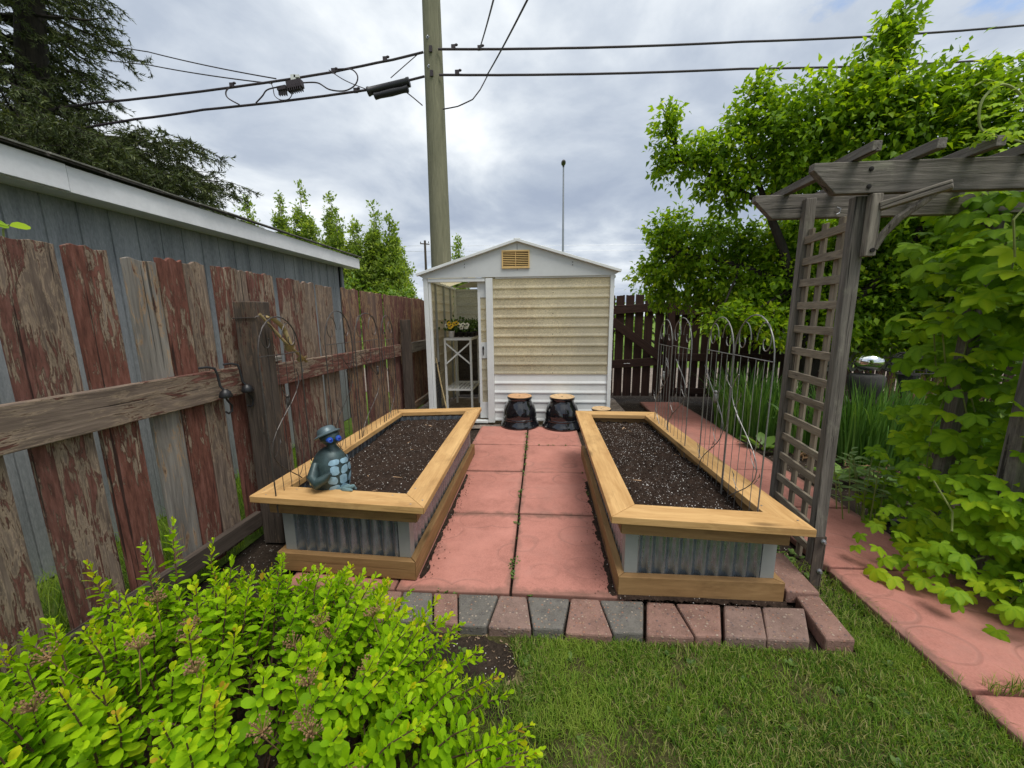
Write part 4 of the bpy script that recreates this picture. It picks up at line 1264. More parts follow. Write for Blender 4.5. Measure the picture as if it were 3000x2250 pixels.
roofside(X0 - .075, 1.992); roofside(X1 + .072, 1.998)
MB().box((XA, (YF + YB) / 2 - .0, ZA + .032), (.085, YB - YF + .16, .022)).build('ridge_cap', M_['trim'], st, bevel=.004)
MB().box((X0 + .0, (YF + YB) / 2, ZE - .02), (.05, YB - YF - .06, .03)).build('eave_plate', M_['trim'], st)
MB().box((X1 - .0, (YF + YB) / 2, ZE - .02), (.05, YB - YF - .06, .03)).build('eave_plate', M_['trim'], st)
# side and back walls
lap(st, (X0, YB), (X0, YF + .03), .05, 1.95, 14, M_['fiber'], 'side_panel', (-1, 0), .015)
lap(st, (X1, YF + .03), (X1, YB), .05, 1.95, 14, M_['fiber'], 'side_panel', (1, 0), .015)
lap(st, (X1, YB), (X0, YB), 1.22, 1.95, 5, M_['fiberback'], 'rear_panel', (0, 1), .015)
lap(st, (X1, YB), (X0, YB), .02, 1.215, 8, M_['shingle'], 'rear_panel', (0, 1), .015)  # lower back sheet coloured dark and opaque to deepen the interior shade
m = MB().poly([(X0, YB, ZE), (X1, YB, ZE), (XA, YB, ZA)], (0, .004, 0)); m.build('rear_gable', M_['fiberback'], st)
for y in (5.62, 6.10, 6.55):
    bar('stud', (X0 + .022, y, .98), (.03, .025, 1.93), 'corner')
for x in (-1.0, -.4, .3):
    bar('stud', (x, YB - .02, .98), (.03, .03, 1.93), 'corner')
MB().box((-.3, YB - .02, 1.40), (2.4, .03, .03)).build('girt', M_['corner'], st)
MB().box((-.3, YB - .02, 1.93), (2.4, .03, .03)).build('girt', M_['corner'], st)
# sliding door, pushed open behind the front panel
yd = YF + .045
d0 = bar('sliding_door', (-.812, yd, .985), (.036, .030, 1.87))
bar('door_rail', (-.43, yd, 1.815), (.728, .026, .21), 'trim', d0); bar('door_rail', (-.43, yd, 1.005), (.728, .026, .22), 'trim', d0); bar('door_rail', (-.43, yd, .165), (.728, .026, .23), 'trim', d0); bar('door_stile', (-.05, yd, .985), (.036, .030, 1.87), 'trim', d0)
lap(d0, (-.794, yd), (-.068, yd), 1.115, 1.71, 4, M_['fiber'], 'door_panel', (0, -1), .010)
lap(d0, (-.794, yd), (-.068, yd), .28, .895, 4, M_['fiber'], 'door_panel', (0, -1), .010)
MB().ball((-.768, yd - .026, 1.035), (.013, .012, .028), 12, 8).ball((-.768, yd - .026, .985), (.008, .010, .05), 12, 8).build('door_handle', M_['black'], d0, smooth=True)
# ---- what is inside
rk = thing('steel_shelf', 'white steel shelf rack with an X brace standing inside the shed doorway', 'shelf', (-1.21, 5.95, 0))
lg = [(-1.405, 5.60), (-1.022, 5.60), (-1.405, 6.30), (-1.022, 6.30)]
for x, y in lg: MB().box((x, y, .58), (.030, .030, 1.14)).build('leg', M_['whitemetal'], rk, axis=(0, 0, 1))
def xb(a, b): MB().beam(a, b, .022, .006, (0, -1, 0)).build('cross_brace', M_['whitemetal'], rk)
xb((-1.40, 5.582, 1.08), (-1.03, 5.582, .765)); xb((-1.40, 5.576, .765), (-1.03, 5.576, 1.08))
for z in (.375, 1.135):
    m = MB()
    for a, b in (((-1.42, 5.60), (-1.007, 5.60)), ((-1.42, 6.30), (-1.007, 6.30))): m.box(((a[0] + b[0]) / 2, a[1] - .016, z), (b[0] - a[0], .004, .034))
    for xx in (-1.421, -1.006): m.box((xx, 5.95, z), (.004, .70, .034))
    for k in range(1, 7): m.box((-1.42 + .059 * k, 5.95, z + .012), (.008, .69, .006))
    for k in range(1, 8): m.box((-1.2135, 5.59 + .0888 * k, z + .0155), (.40, .008, .005))
    m.build('shelf_deck', M_['whitemetal'], rk)
pp = thing('pansy_pot', 'small white pot of yellow and cream pansies on the shelf rack', 'potted flower', (-1.315, 5.64, 1.155))
MB().lathe([(.034, 0), (.036, .002), (.046, .085), (.049, .088), (.049, .098), (.043, .098), (.041, .085)], (-1.315, 5.64, 1.155), 20).build('flower_pot', M_['whitepot'], pp, smooth=True)
P_ = RNG.normal(0, 1, (240, 3)) * np.array([.075, .05, .028]) + np.array([-1.275, 5.67, 1.305])
D_ = RNG.normal(0, 1, (240, 3)) + np.array([0, -.5, .3]); N_ = RNG.normal(0, .5, (240, 3)) + np.array([0, -.6, 1])
tv, tf = oval(.55)
a, b, c = scatter(tv, tf, P_, D_, N_, .045 + .02 * RNG.random(240)); npmesh('foliage', a, b, M_['pansyleaf'], pp, c, origin=(-1.29, 5.66, 1.25))
def pansy(c, col, r=.031):
    m = MB(); f = V((U(-.3, .2), -1, U(.1, .5))).normalized(); R = frame_for(f)
    for k in range(5):
        a = 2 * PI * k / 5 + .3
        m.ball(V(c) + R @ V((math.cos(a) * r * .62, math.sin(a) * r * .62, 0)), (r * .62, r * .62, r * .10), 10, 6, R)
    o = m.build('pansy_flower', M_[col], pp, smooth=True)
    MB().ball(V(c) + f * r * .12, (r * .42, r * .36, r * .1), 10, 6, R).build('flower_eye', M_['petaldark'], o, smooth=True)
for c, col in (((-1.372, 5.60, 1.335), 'petalwhite'), ((-1.33, 5.585, 1.36), 'petalyellow'), ((-1.298, 5.58, 1.335), 'petalyellow'), ((-1.315, 5.575, 1.315), 'petalyellow'), ((-1.225, 5.60, 1.365), 'petalyellow'), ((-1.262, 5.60, 1.355), 'petalyellow'),
               ((-1.185, 5.60, 1.335), 'petalwhite'), ((-1.13, 5.61, 1.345), 'petalwhite'), ((-1.085, 5.62, 1.315), 'petalwhite'), ((-1.07, 5.62, 1.34), 'petalwhite'), ((-1.16, 5.62, 1.31), 'petalwhite')):
    pansy(c, col)
ty = thing('seedling_tray', 'black plastic tray full of dark green seedlings on the shelf rack', 'plant tray', (-1.16, 5.98, 1.155))
m = MB()
for k in range(8): m.lathe([(.030, 0), (.042, .085), (.038, .085), (.028, .006)], (-1.30 + .083 * (k % 4), 5.86 + .20 * (k // 4), 1.156), 10)
m.box((-1.175, 5.96, 1.226), (.36, .46, .014)).build('tray', M_['black'], ty)
P_ = RNG.normal(0, 1, (700, 3)) * np.array([.13, .14, .038]) + np.array([-1.12, 6.0, 1.325])
P_[:, 2] = np.maximum(P_[:, 2], 1.24)
D_ = RNG.normal(0, 1, (700, 3)) + np.array([0, -.3, .2]); N_ = RNG.normal(0, .5, (700, 3)) + np.array([0, -.3, 1])
a, b, c = scatter(tv, tf, P_, D_, N_, .045 + .03 * RNG.random(700)); npmesh('foliage', a, b, M_['pansyleaf'], ty, c, origin=(-1.12, 6, 1.3))
MB().tube([(-1.33, 5.33, .0), (-1.45, 5.42, .5), (-1.52, 5.48, .86)], .011, 8).build('cane', M_['bamboo'], None, axis=(0, 0, 1), smooth=True)
tag(bpy.data.objects['cane'], 'thin cane leaning inside the shed doorway against the left wall', 'cane')
bk = thing('wire_basket', 'dark wire mesh roll standing inside the shed behind the left door post', 'wire mesh', (-1.47, 5.4, 0))
m = MB()
for k in range(14):
    y = 5.24 + .028 * k
    m.tube([(-1.50, y, .02), (-1.505, y, .80)], .0035, 4)
for k in range(15): m.tube([(-1.498, 5.23, .03 + .054 * k), (-1.498, 5.62, .03 + .054 * k)], .0035, 4)
m.build('mesh_panel', M_['darkmesh'], bk)
# ------------------------------------------------------------------ utility pole and cables
pl = thing('utility_pole', 'tall greenish timber utility pole behind the shed carrying the cables', 'utility pole', (-1.82, 7.25, 0))
MB().tube([(-1.84, 7.25, -.1), (-1.83, 7.25, 2.4), (-1.82, 7.25, 6.6), (-1.81, 7.25, 11.0)], [.205, .187, .152, .118], 28).build('pole', M_['pole'], pl, axis=(0, 0, 1), smooth=True)
for z in (6.05, 5.62):
    MB().box((-1.865, 7.25 - .152, z), (.045, .008, .045), Matrix.Rotation(.8, 3, 'Y')).ball((-1.865, 7.25 - .165, z), (.012, .018, .012), 8, 6).build('bolt', M_['galv'], pl)
for z in (5.86, 5.50):
    MB().box((-1.82, 7.09, z), (.05, .05, .09)).build('cable_clamp', M_['cable'], pl)

def cable(pts, r, label, wob=0, n=7, mat='cable', clamps=()):
    """hanging line through the given points, with a little sag between them and short wraps of wire"""
    out = []
    for i in range(len(pts) - 1):
        a, b = V(pts[i]), V(pts[i + 1]); L = (b - a).length
        k = max(4, int(L / .25))
        for j in range(k):
            s = j / k
            p = a.lerp(b, s); p.z -= L * .006 * 4 * s * (1 - s)
            p.z += wob * mnoise.noise(V((s * 14 + i * 7, 3, 0)))
            out.append(p)
    out.append(V(pts[-1]))
    t = thing('overhead_cable', label, 'cable', out[0], 0, 'overhead cables strung from the utility pole')
    MB().tube(out, r, n).build('line', M_[mat], t, smooth=True)
    for c in clamps:
        MB().box(c, (.07, .03, .07)).ball(V(c) + V((.05, 0, .03)), (.03, .02, .02), 8, 6).build('clamp', M_['cable'], t)
    return t
cable([(14.0, 10.4, 7.62), (9.72, 9.5, 7.126), (3.65, 8.2, 6.36), (-1.70, 7.1, 5.86)], .019, 'upper overhead cable running right from the utility pole', .004, clamps=[(-1.45, 7.15, 5.91), (-1.02, 7.24, 5.93)])
cable([(14.0, 10.4, 6.95), (9.83, 9.5, 6.544), (3.70, 8.2, 5.92), (-1.70, 7.1, 5.48)], .019, 'lower overhead cable running right from the utility pole', .004, clamps=[(-1.40, 7.15, 5.53)])
cable([(-1.95, 7.1, 5.83), (-3.27, 7.05, 5.62), (-4.48, 7.0, 5.472), (-7.66, 6.8, 5.184), (-12.0, 6.5, 4.75)], .019, 'upper overhead cable running left from the utility pole behind the spruce', .012, clamps=[(-3.5, 7.04, 5.60), (-5.28, 6.95, 5.42), (-2.6, 7.06, 5.74)])
cable([(-1.95, 7.1, 5.47), (-2.9, 7.08, 5.307), (-5.81, 6.9, 5.04), (-7.02, 6.8, 4.895), (-12.0, 6.5, 4.35)], .019, 'lower overhead cable running left through the splice case', .006, clamps=[(-3.15, 7.07, 5.30)])
cable([(-1.02, 7.24, 5.92), (-.47, 4.5, 4.69), (1.2, -3.0, 2.9)], .010, 'thin drop wire from the upper right cable going overhead')
cable([(-.90, 7.24, 5.52), (-.119, 4.5, 4.66), (1.9, -3.0, 3.0)], .011, 'thin drop wire from the lower right cable going overhead')
cable([(-.90, 7.24, 5.50), (-1.02, 7.2, 5.28), (-1.146, 7.15, 5.11), (-1.40, 7.12, 5.0), (-1.66, 7.1, 4.958)], .010, 'slack wire looping from the drop wire to the pole', n=6)
cable([(-4.52, 7.02, 5.52), (-8.118, 8.4, 6.95), (-10.9, 9.6, 8.1)], .010, 'upper of the two thin wires running left behind the spruce')
cable([(-4.60, 7.02, 5.45), (-8.163, 8.4, 6.714), (-11.0, 9.6, 7.75)], .010, 'lower of the two thin wires running left behind the spruce')
def loose(pts, label, r=.011):
    P_ = [V(p) for p in pts]; out = []
    for i in range(len(P_) - 1):
        p0, p1, p2, p3 = P_[max(i - 1, 0)], P_[i], P_[i + 1], P_[min(i + 2, len(P_) - 1)]
        for j in range(8):
            s = j / 8
            out.append(.5 * ((2 * p1) + (p2 - p0) * s + (2 * p0 - 5 * p1 + 4 * p2 - p3) * s * s + (3 * p1 - p0 - 3 * p2 + p3) * s ** 3))
    out.append(P_[-1])
    o = MB().tube(out, r, 6).build('cable_loop', M_['cable'], None, smooth=True)
    tag(o, label, 'cable', 'slack loops of cable left of the pole')
loose([(-5.28, 6.93, 5.40), (-5.36, 6.9, 5.30), (-5.34, 6.9, 5.20), (-5.15, 6.9, 5.09)], 'slack loop at the left end of the cable tap, hanging between two cables')
loose([(-4.85, 6.9, 5.10), (-4.72, 6.9, 5.20), (-4.62, 6.9, 5.29), (-4.42, 6.92, 5.335), (-4.25, 6.95, 5.345)], 'slack cable rising from the lower cable into the tap from the left')
loose([(-4.0, 6.95, 5.395), (-3.75, 6.95, 5.38), (-3.55, 6.95, 5.27), (-3.3, 6.97, 5.25), (-3.12, 6.98, 5.33), (-3.06, 6.98, 5.46), (-3.16, 6.98, 5.57), (-3.4, 6.98, 5.585)], 'slack loop right of the tap curling up to the upper cable')
loose([(-4.62, 6.98, 5.46), (-4.57, 6.98, 5.38), (-4.55, 6.98, 5.24), (-4.45, 6.98, 5.17), (-4.30, 6.98, 5.18), (-4.22, 6.98, 5.27)], 'thin hanging loop under the tap', .007)
loose([(-3.55, 6.98, 5.58), (-3.3, 6.98, 5.42), (-3.0, 6.98, 5.29), (-2.75, 7.0, 5.22), (-2.5, 7.0, 5.21)], 'thin slack wire sloping down to the splice case', .007)
loose([(-2.30, 7.02, 5.24), (-2.15, 7.03, 5.13), (-2.0, 7.08, 5.02)], 'short slack wire from the splice case to the pole', .009)
loose([(-2.05, 7.12, 5.82), (-2.25, 7.05, 5.63), (-2.5, 7.0, 5.42)], 'thin wire from the upper clamp down to the splice case', .007)
sc_ = thing('splice_case', 'black cylindrical splice case hanging on the lower cable left of the pole', 'cable splice', (-2.55, 7.02, 5.15))
ax_ = V((.74, .02, .125)).normalized(); Rz = frame_for(ax_)
MB().lathe([(.03, -.38), (.070, -.37), (.070, -.34), (.062, -.33), (.065, .31), (.073, .32), (.073, .365), (.03, .37)], (-2.55, 7.02, 5.30), 20, Rz).build('case_body', M_['black'], sc_, axis=ax_, smooth=True)
MB().lathe([(.03, -.30), (.052, -.29), (.047, -.2), (.055, 0), (.047, .2), (.055, .29), (.03, .30)], (-2.50, 6.99, 5.195), 14, Rz).build('lower_tube', M_['black'], sc_, axis=ax_, smooth=True)
tp = thing('cable_tap', 'small finned cable amplifier box with a white bracket on the upper cable', 'cable amplifier', (-4.15, 6.95, 5.2))
m = MB().box((-4.15, 6.95, 5.37), (.26, .10, .11), Matrix.Rotation(-.12, 3, 'Y'))
for k in range(7): m.box((-4.26 + .036 * k, 6.95, 5.30 + .005 * k), (.010, .11, .09))
m.build('box', M_['cable'], tp)
m = MB().box((-4.38, 6.95, 5.325), (.16, .07, .06), Matrix.Rotation(-.12, 3, 'Y'))
for k in range(4): m.box((-4.44 + .04 * k, 6.95, 5.27), (.012, .05, .10))
m.build('connector_block', M_['cable'], tp)
MB().box((-4.16, 6.94, 5.475), (.085, .03, .085)).box((-4.10, 6.94, 5.49), (.09, .03, .04)).build('bracket', M_['whitemetal'], tp)

# far street light, far pole, far wires
sl_ = thing('street_light', 'tall thin grey street light far beyond the shed', 'street light', (1.75, 30, 0))
MB().tube([(1.78, 30, -.1), (1.74, 30, 6), (1.70, 30, 12.1)], [.11, .085, .055], 10).build('mast', M_['galv'], sl_, axis=(0, 0, 1), smooth=True)
MB().ball((1.69, 29.9, 12.35), (.17, .40, .17), 14, 10).build('lamp_head', M_['iron'], sl_, smooth=True)
MB().tube([(1.70, 30, 12.1), (1.69, 30, 12.25)], .07, 8).build('lamp_neck', M_['iron'], sl_)
fp = thing('far_pole', 'small distant utility pole with a crossarm left of the big pole', 'utility pole', (-14.1, 48, 0))
MB().tube([(-14.15, 48, -.1), (-14.05, 48, 10.8)], [.19, .13], 10).build('pole', M_['post'], fp, axis=(0, 0, 1), smooth=True)
MB().beam((-14.65, 48, 10.45), (-13.5, 48, 10.35), .12, .12).build('crossarm', M_['post'], fp, axis=(1, 0, 0))
for x in (-14.6, -13.6): MB().lathe([(.04, 0), (.06, .08), (.03, .2)], (x, 48, 10.5), 8).build('insulator', M_['stoneurn'], fp)
for z, lab in ((10.9, 'upper faint distant power line above the shed roof'), (10.2, 'lower faint distant power line above the shed roof')):
    pts = [V((-30 + 5 * i, 50 + .35 * 5 * i / 3, z - .12 * i * (1 - i / 18) * .5 + .035 * i)) for i in range(19)]
    o = MB().tube(pts, .018, 5).build('power_line', M_['galv'], None); tag(o, lab, 'cable', 'faint far power lines')

# ------------------------------------------------------------------ arbor
ar = thing('arbor', 'weathered grey timber garden arbor with a lattice side over the pink path', 'arbor', (1.95, 2.2, 0))
def abeam(y, x0, z0, z1, name='beam'):
    m = MB().poly([(x0, y - .019, z1), (x0, y - .019, z1 - .03), (x0 + .105, y - .019, z0), (3.05, y - .019, z0), (3.16, y - .019, z1 - .03), (3.16, y - .019, z1)], (0, .038, 0))
    m.build(name, M_['arbor'], ar, axis=(1, 0, 0), up=(0, 0, 1), bevel=.003)
for bx_, bz_ in ((1.475, 2.085), (1.475, 2.012), (2.43, 2.085), (2.43, 2.012)): MB().lathe([(.010, 0), (.010, .004), (.004, .006)], (bx_, 1.946, bz_), 10, Matrix.Rotation(PI / 2, 3, 'X')).build('bolt', M_['hole'], ar)
abeam(1.965, 1.232, 1.985, 2.118); abeam(2.475, 1.250, 1.998, 2.130)
def apost(a, b, w_, t_): MB().beam(a, b, w_, t_, (0, 1, 0)).build('post', M_['arbor'], ar, axis=V(b) - V(a), up=(0, 1, 0), bevel=.004)
apost((1.509, 2.005, .10), (1.486, 2.005, 1.984), .062, .042)
apost((1.548, 2.445, -.05), (1.543, 2.445, 2.10), .058, .042)
apost((2.42, 2.02, -.05), (2.435, 2.02, 1.984), .064, .075)
apost((2.50, 2.42, -.05), (2.51, 2.42, 1.996), .058, .070)
MB().box((1.506, 1.979, .10), (.050, .006, .34)).box((1.536, 2.0, .10), (.006, .05, .34)).build('post_bracket', M_['post'], ar, axis=(0, 0, 1))
for z in (.245, .07): MB().lathe([(.013, 0), (.013, .006), (.007, .008), (.007, .018)], (1.523, 1.976, z), 14, Matrix.Rotation(PI / 2, 3, 'X')).build('bolt', M_['galv'], ar)
for z in (1.87, 1.747, 1.622, 1.49, 1.358, 1.227, 1.09, .96, .822, .693, .563, .428, .295, .16):
    MB().beam((1.497 + U(-.003, .003), 2.027, z + U(-.006, .006)), (1.535 + U(-.003, .003), 2.424, z + U(-.004, .008)), .017, .042, (0, 0, 1)).build('lattice_rung', M_['lattice_wood'], ar, axis=(0, 1, 0), bevel=.002)
for y, xo in ((2.150, 0), (2.285, .012), (2.405, .022)):
    MB().beam((1.529 + xo, y, .05), (1.530 + xo, y, 1.93), .036, .016, (1, 0, 0)).build('lattice_slat', M_['lattice_wood'], ar, axis=(0, 0, 1), bevel=.002)
for x in (1.415, 1.665, 1.89, 2.10, 2.33, 2.57, 2.80):
    MB().beam((x + .012, 2.72, 2.150), (x - .012, 1.835, 2.139), .036, .040, (0, 0, 1)).build('rafter', M_['arbor'], ar, axis=(0, -1, 0), bevel=.002)
# cracked corner brace
MB().beam((1.519, 1.955, 1.71), (1.516, 1.955, 1.982), .046, .035, (0, -1, 0)).build('corner_brace', M_['arbor_pale'], ar, axis=(0, 0, 1), bevel=.004)
MB().beam((1.535, 1.945, 1.925), (1.690, 1.80, 1.968), .040, .036, (0, 0, 1)).build('brace_arm', M_['arbor_pale'], ar, axis=(.7, -.6, .2), bevel=.005)
MB().tube([(1.538, 1.945, 1.74), (1.555, 1.935, 1.80), (1.585, 1.90, 1.865), (1.635, 1.855, 1.918), (1.66, 1.83, 1.945)], [.012, .016, .018, .015, .010], 6).build('brace_curve', M_['arbor_pale'], ar, axis=(0, 0, 1))
MB().lathe([(.006, 0), (.010, .002), (.010, .008)], (1.521, 1.939, 1.735), 10, Matrix.Rotation(PI / 2, 3, 'X')).build('bolt', M_['hole'], ar)
MB().tube([(1.70, 2.448, 2.05), (1.715, 2.44, 2.04), (1.712, 2.44, 2.018), (1.695, 2.44, 2.010)], .004, 6).build('hook', M_['galv'], ar)

# ------------------------------------------------------------------ things in the bed behind the arbor
gz = thing('gazing_ball', 'silver mirror gazing ball on a dark stone urn behind the arbor lattice', 'gazing ball', (3.43, 4.2, 0))
MB().ball((3.43, 4.2, .955), (.125, .125, .095), 28, 18).build('ball', M_['silver'], gz, smooth=True)
MB().lathe([(.12, 0), (.13, .04), (.085, .09), (.07, .35), (.075, .52), (.10, .62), (.145, .74), (.155, .84), (.14, .865), (.10, .87)], (3.43, 4.2, -.05), 28).build('urn', M_['stoneurn'], gz, smooth=True)
cl_ = thing('wire_cloche', 'dark woven wire cloche leaning right of the gazing ball', 'wire cloche', (3.95, 4.35, .6))
m = MB()
for k in range(12):
    a = 2 * PI * k / 12
    m.tube([V((3.97, 4.35, .92)) + V((math.cos(a) * r, math.sin(a) * r, z)) for r, z in ((.19, -.09), (.17, .0), (.12, .085), (.0, .13))], .006, 5)
for r, z in ((.19, -.09), (.175, -.02), (.14, .06), (.09, .105)): m.tube([V((3.97 + math.cos(a) * r, 4.35 + math.sin(a) * r, .92 + z)) for a in np.linspace(0, 2 * PI, 20)], .006, 5)
m.build('cage', M_['stoneurn'], cl_)
MB().lathe([(.04, 0), (.035, .6), (.10, .85)], (3.97, 4.35, -.05), 10).build('stand', M_['stoneurn'], cl_)
lt_ = thing('lattice_panel', 'faded diagonal lattice panel half hidden in the shrubbery behind the gazing ball', 'lattice', (4.2, 5.2, .5))
m = MB()
for k in range(-3, 9):
    for s in (-1, 1):
        a = V((3.85 + k * .105, 5.2 + .006 * s, .72)); b = a + V((s * .5, 0, .5))
        m.beam(a, b, .038, .006, (0, -1, 0))
m.build('strips', M_['lattice'], lt_)
hs = MB().tube([(2.33, 2.76, -.035), (2.45, 2.73, -.02), (2.6, 2.69, -.03), (2.9, 2.66, -.03), (3.4, 2.8, -.03)], .022, 10).build('drip_pipe', M_['hose'], None, smooth=True)
tag(hs, 'black plastic pipe lying on the dark soil beside the side path', 'pipe')
# ------------------------------------------------------------------ foliage tools
def spray(clumps, per_m2, size, out_bias=(0, 0, .25), droop=.25, twl=.55, sd=.22, flat=.35):
    """leaf positions for clumps (x, y, z, r): short twigs grow outward from each clump centre, leaves sit along them"""
    P_, D_, N_, R_ = [], [], [], []
    ob = np.array(out_bias)
    for (x, y, z, r) in clumps:
        n = max(30, int(per_m2 * r * r))
        k = max(6, n // 14)
        tw = unit(RNG.normal(0, 1, (k, 3)) + ob)
        tw *= (r * (.55 + .55 * RNG.random(k) ** .7))[:, None]
        st = RNG.normal(0, r * .22, (k, 3))
        i = RNG.integers(0, k, n)
        s = .25 + .78 * RNG.random(n) ** .75
        p = np.array([x, y, z]) + st[i] + tw[i] * s[:, None]
        p[:, 2] -= droop * r * (s ** 2) * .35
        p += RNG.normal(0, size * .5, (n, 3))
        td = unit(tw)[i]
        d = unit(td * .9 + RNG.normal(0, .55, (n, 3)) + np.array([0, 0, -droop]))
        nn = np.array([0, 0, 1.0]) * (1 - flat) + td * flat + RNG.normal(0, .38, (n, 3))
        P_.append(p); D_.append(d); N_.append(nn)
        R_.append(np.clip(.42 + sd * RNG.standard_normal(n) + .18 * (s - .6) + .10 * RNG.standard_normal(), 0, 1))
    P_, D_, N_, R_ = map(np.concatenate, (P_, D_, N_, R_))
    return P_, D_, N_, R_, size * (.62 + .6 * RNG.random(len(P_)))

def limb(m, a, b, r0, r1, bend=.08, k=6):
    a, b = V(a), V(b); L = (b - a).length
    o = V((U(-1, 1), U(-1, 1), U(-.3, .8))) * bend * L
    pts = [a.lerp(b, i / k) + o * math.sin(PI * i / k) + V((U(-1, 1), U(-1, 1), U(-1, 1))) * L * .015 * (0 < i < k) for i in range(k + 1)]
    m.tube(pts, [r0 + (r1 - r0) * i / k for i in range(k + 1)], 7)
    return pts

# ------------------------------------------------------------------ the big leafy tree on the right
CL = [(3.59, 4.6, 4.38, .14), (3.55, 4.6, 4.2, .18), (3.46, 4.6, 3.99, .22), (3.34, 4.6, 3.74, .30), (1.52, 5.2, 3.85, .13), (1.52, 5.2, 3.65, .16), (1.58, 5.2, 3.41, .19), (1.49, 5.2, 3.25, .13), (1.82, 5.1, 3.29, .24), (2.07, 5.0, 3.29, .28), (2.3, 5.0, 3.6, .27), (2.46, 5.0, 3.86, .22), (2.71, 4.9, 3.49, .42), (2.36, 5.0, 3.03, .28), (2.06, 5.1, 2.97, .18), (2.27, 5.1, 2.78, .13), (3.08, 4.8, 3.52, .46), (3.4, 4.7, 3.42, .45), (3.06, 4.9, 3.07, .42), (2.76, 4.9, 3.02, .33), (3.72, 4.6, 3.45, .43), (4.05, 4.5, 3.49, .37), (4.24, 4.4, 3.53, .27), (4.23, 4.4, 3.13, .44), (4.01, 4.6, 3.0, .46), (4.46, 4.3, 3.07, .34), (3.65, 4.8, 2.85, .42), (1.7, 5.7, 2.57, .24), (1.94, 5.7, 2.62, .27), (2.34, 5.6, 2.47, .33), (2.66, 5.5, 2.39, .26), (1.81, 5.8, 2.24, .34), (2.16, 5.7, 2.13, .40), (1.59, 5.9, 2.0, .24), (2.51, 5.6, 1.95, .39), (1.8, 5.9, 1.83, .25), (2.23, 5.8, 1.74, .25), (2.87, 5.4, 2.13, .37), (3.13, 5.3, 2.37, .33), (3.12, 5.2, 1.88, .42), (2.75, 5.3, 1.66, .31), (2.15, 4.9, 1.4, .16), (2.4, 4.9, 1.39, .22), (2.79, 4.9, 1.33, .25), (3.54, 5.2, 2.12, .47), (3.48, 5.2, 1.67, .48), (4.0, 5.1, 2.1, .51), (3.84, 5.0, 1.6, .51), (4.22, 4.9, 2.27, .49), (4.35, 5.0, 1.65, .51), (4.55, 4.7, 2.03, .47), (4.74, 4.8, 1.53, .46), (4.8, 4.5, 1.81, .44), (3.61, 5.0, 1.27, .31), (4.16, 5.0, 1.18, .37),
      (4.95, 4.9, 2.6, .5), (5.2, 5.0, 1.9, .55), (5.3, 5.1, 2.9, .5), (4.8, 5.4, 2.9, .5), (4.4, 5.8, 2.5, .6), (3.7, 5.9, 2.3, .6), (5.3, 5.3, 1.2, .5), (4.9, 5.0, .95, .4), (3.3, 6.0, 1.7, .4), (4.2, 6.0, 1.5, .5)]
tr = thing('leafy_tree', 'large bright green leafy tree with dark limbs spreading over the rear fence behind the arbor', 'tree', (3.5, 5.15, -.05))
m = MB()
m.tube([(3.5, 5.15, -.1), (3.47, 5.14, .6), (3.36, 5.12, 1.25), (3.12, 5.08, 1.8), (2.92, 5.02, 2.25), (2.66, 4.98, 2.72), (2.45, 4.98, 3.2)], [.10, .085, .075, .06, .05, .036, .018], 10)
m.tube([(3.47, 5.14, .6), (3.62, 4.95, 1.5), (3.66, 4.75, 2.5), (3.5, 4.62, 3.4), (3.56, 4.6, 4.3)], [.075, .06, .045, .028, .008], 8)
m.tube([(3.62, 4.95, 1.4), (4.1, 4.8, 2.1), (4.3, 4.55, 2.8), (4.3, 4.45, 3.4)], [.06, .045, .032, .012], 8)
m.tube([(3.45, 5.14, .8), (4.3, 5.2, 1.6), (5.0, 5.0, 2.4)], [.07, .05, .02], 8)
m.tube([(3.12, 5.08, 1.8), (2.6, 5.4, 2.1), (1.9, 5.65, 2.3), (1.6, 5.75, 2.45)], [.045, .034, .02, .01], 7)
m.tube([(2.66, 4.98, 2.72), (2.15, 5.08, 3.05), (1.68, 5.16, 3.3), (1.53, 5.2, 3.8)], [.034, .025, .016, .006], 7)
nodes = [V(p) for p in ((3.36, 5.12, 1.25), (3.12, 5.08, 1.8), (2.92, 5.02, 2.25), (2.66, 4.98, 2.72), (2.45, 4.98, 3.2), (3.66, 4.75, 2.5), (3.5, 4.62, 3.4), (4.1, 4.8, 2.1), (4.3, 4.55, 2.8), (4.3, 5.2, 1.6), (5, 5, 2.4), (2.6, 5.4, 2.1), (1.9, 5.65, 2.3), (2.15, 5.08, 3.05), (1.68, 5.16, 3.3))]
for (x, y, z, r) in CL:
    c = V((x, y, z)); a = min(nodes, key=lambda q: (q - c).length)
    if (a - c).length > .1: limb(m, a, c, .020, .006)
    for _ in range(4):
        limb(m, c, c + V((U(-1, 1), U(-1, 1), U(-.5, 1))).normalized() * r * .9, .006, .002, .1, 4)
m.build('trunk', M_['bark'], tr, axis=(0, 0, 1), smooth=True)
tv, tf = simple(.58, .10, .22)
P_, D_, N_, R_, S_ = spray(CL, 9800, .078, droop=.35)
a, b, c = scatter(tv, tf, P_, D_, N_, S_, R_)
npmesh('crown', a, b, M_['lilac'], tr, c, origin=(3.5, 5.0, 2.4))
# small pale bud clusters at the twig ends
P2, D2, N2, R2, S2 = spray([q for q in CL if q[2] < 2.7], 420, .022, (0, -.5, .35), 0, sd=.3)
a, b, c = scatter(*oval(.8), P2 + D2 * .02, D2, N2, S2, R2)
npmesh('bud_cluster', a, b, M_['lilacflower'], tr, c, origin=(3.5, 5.0, 2.4))
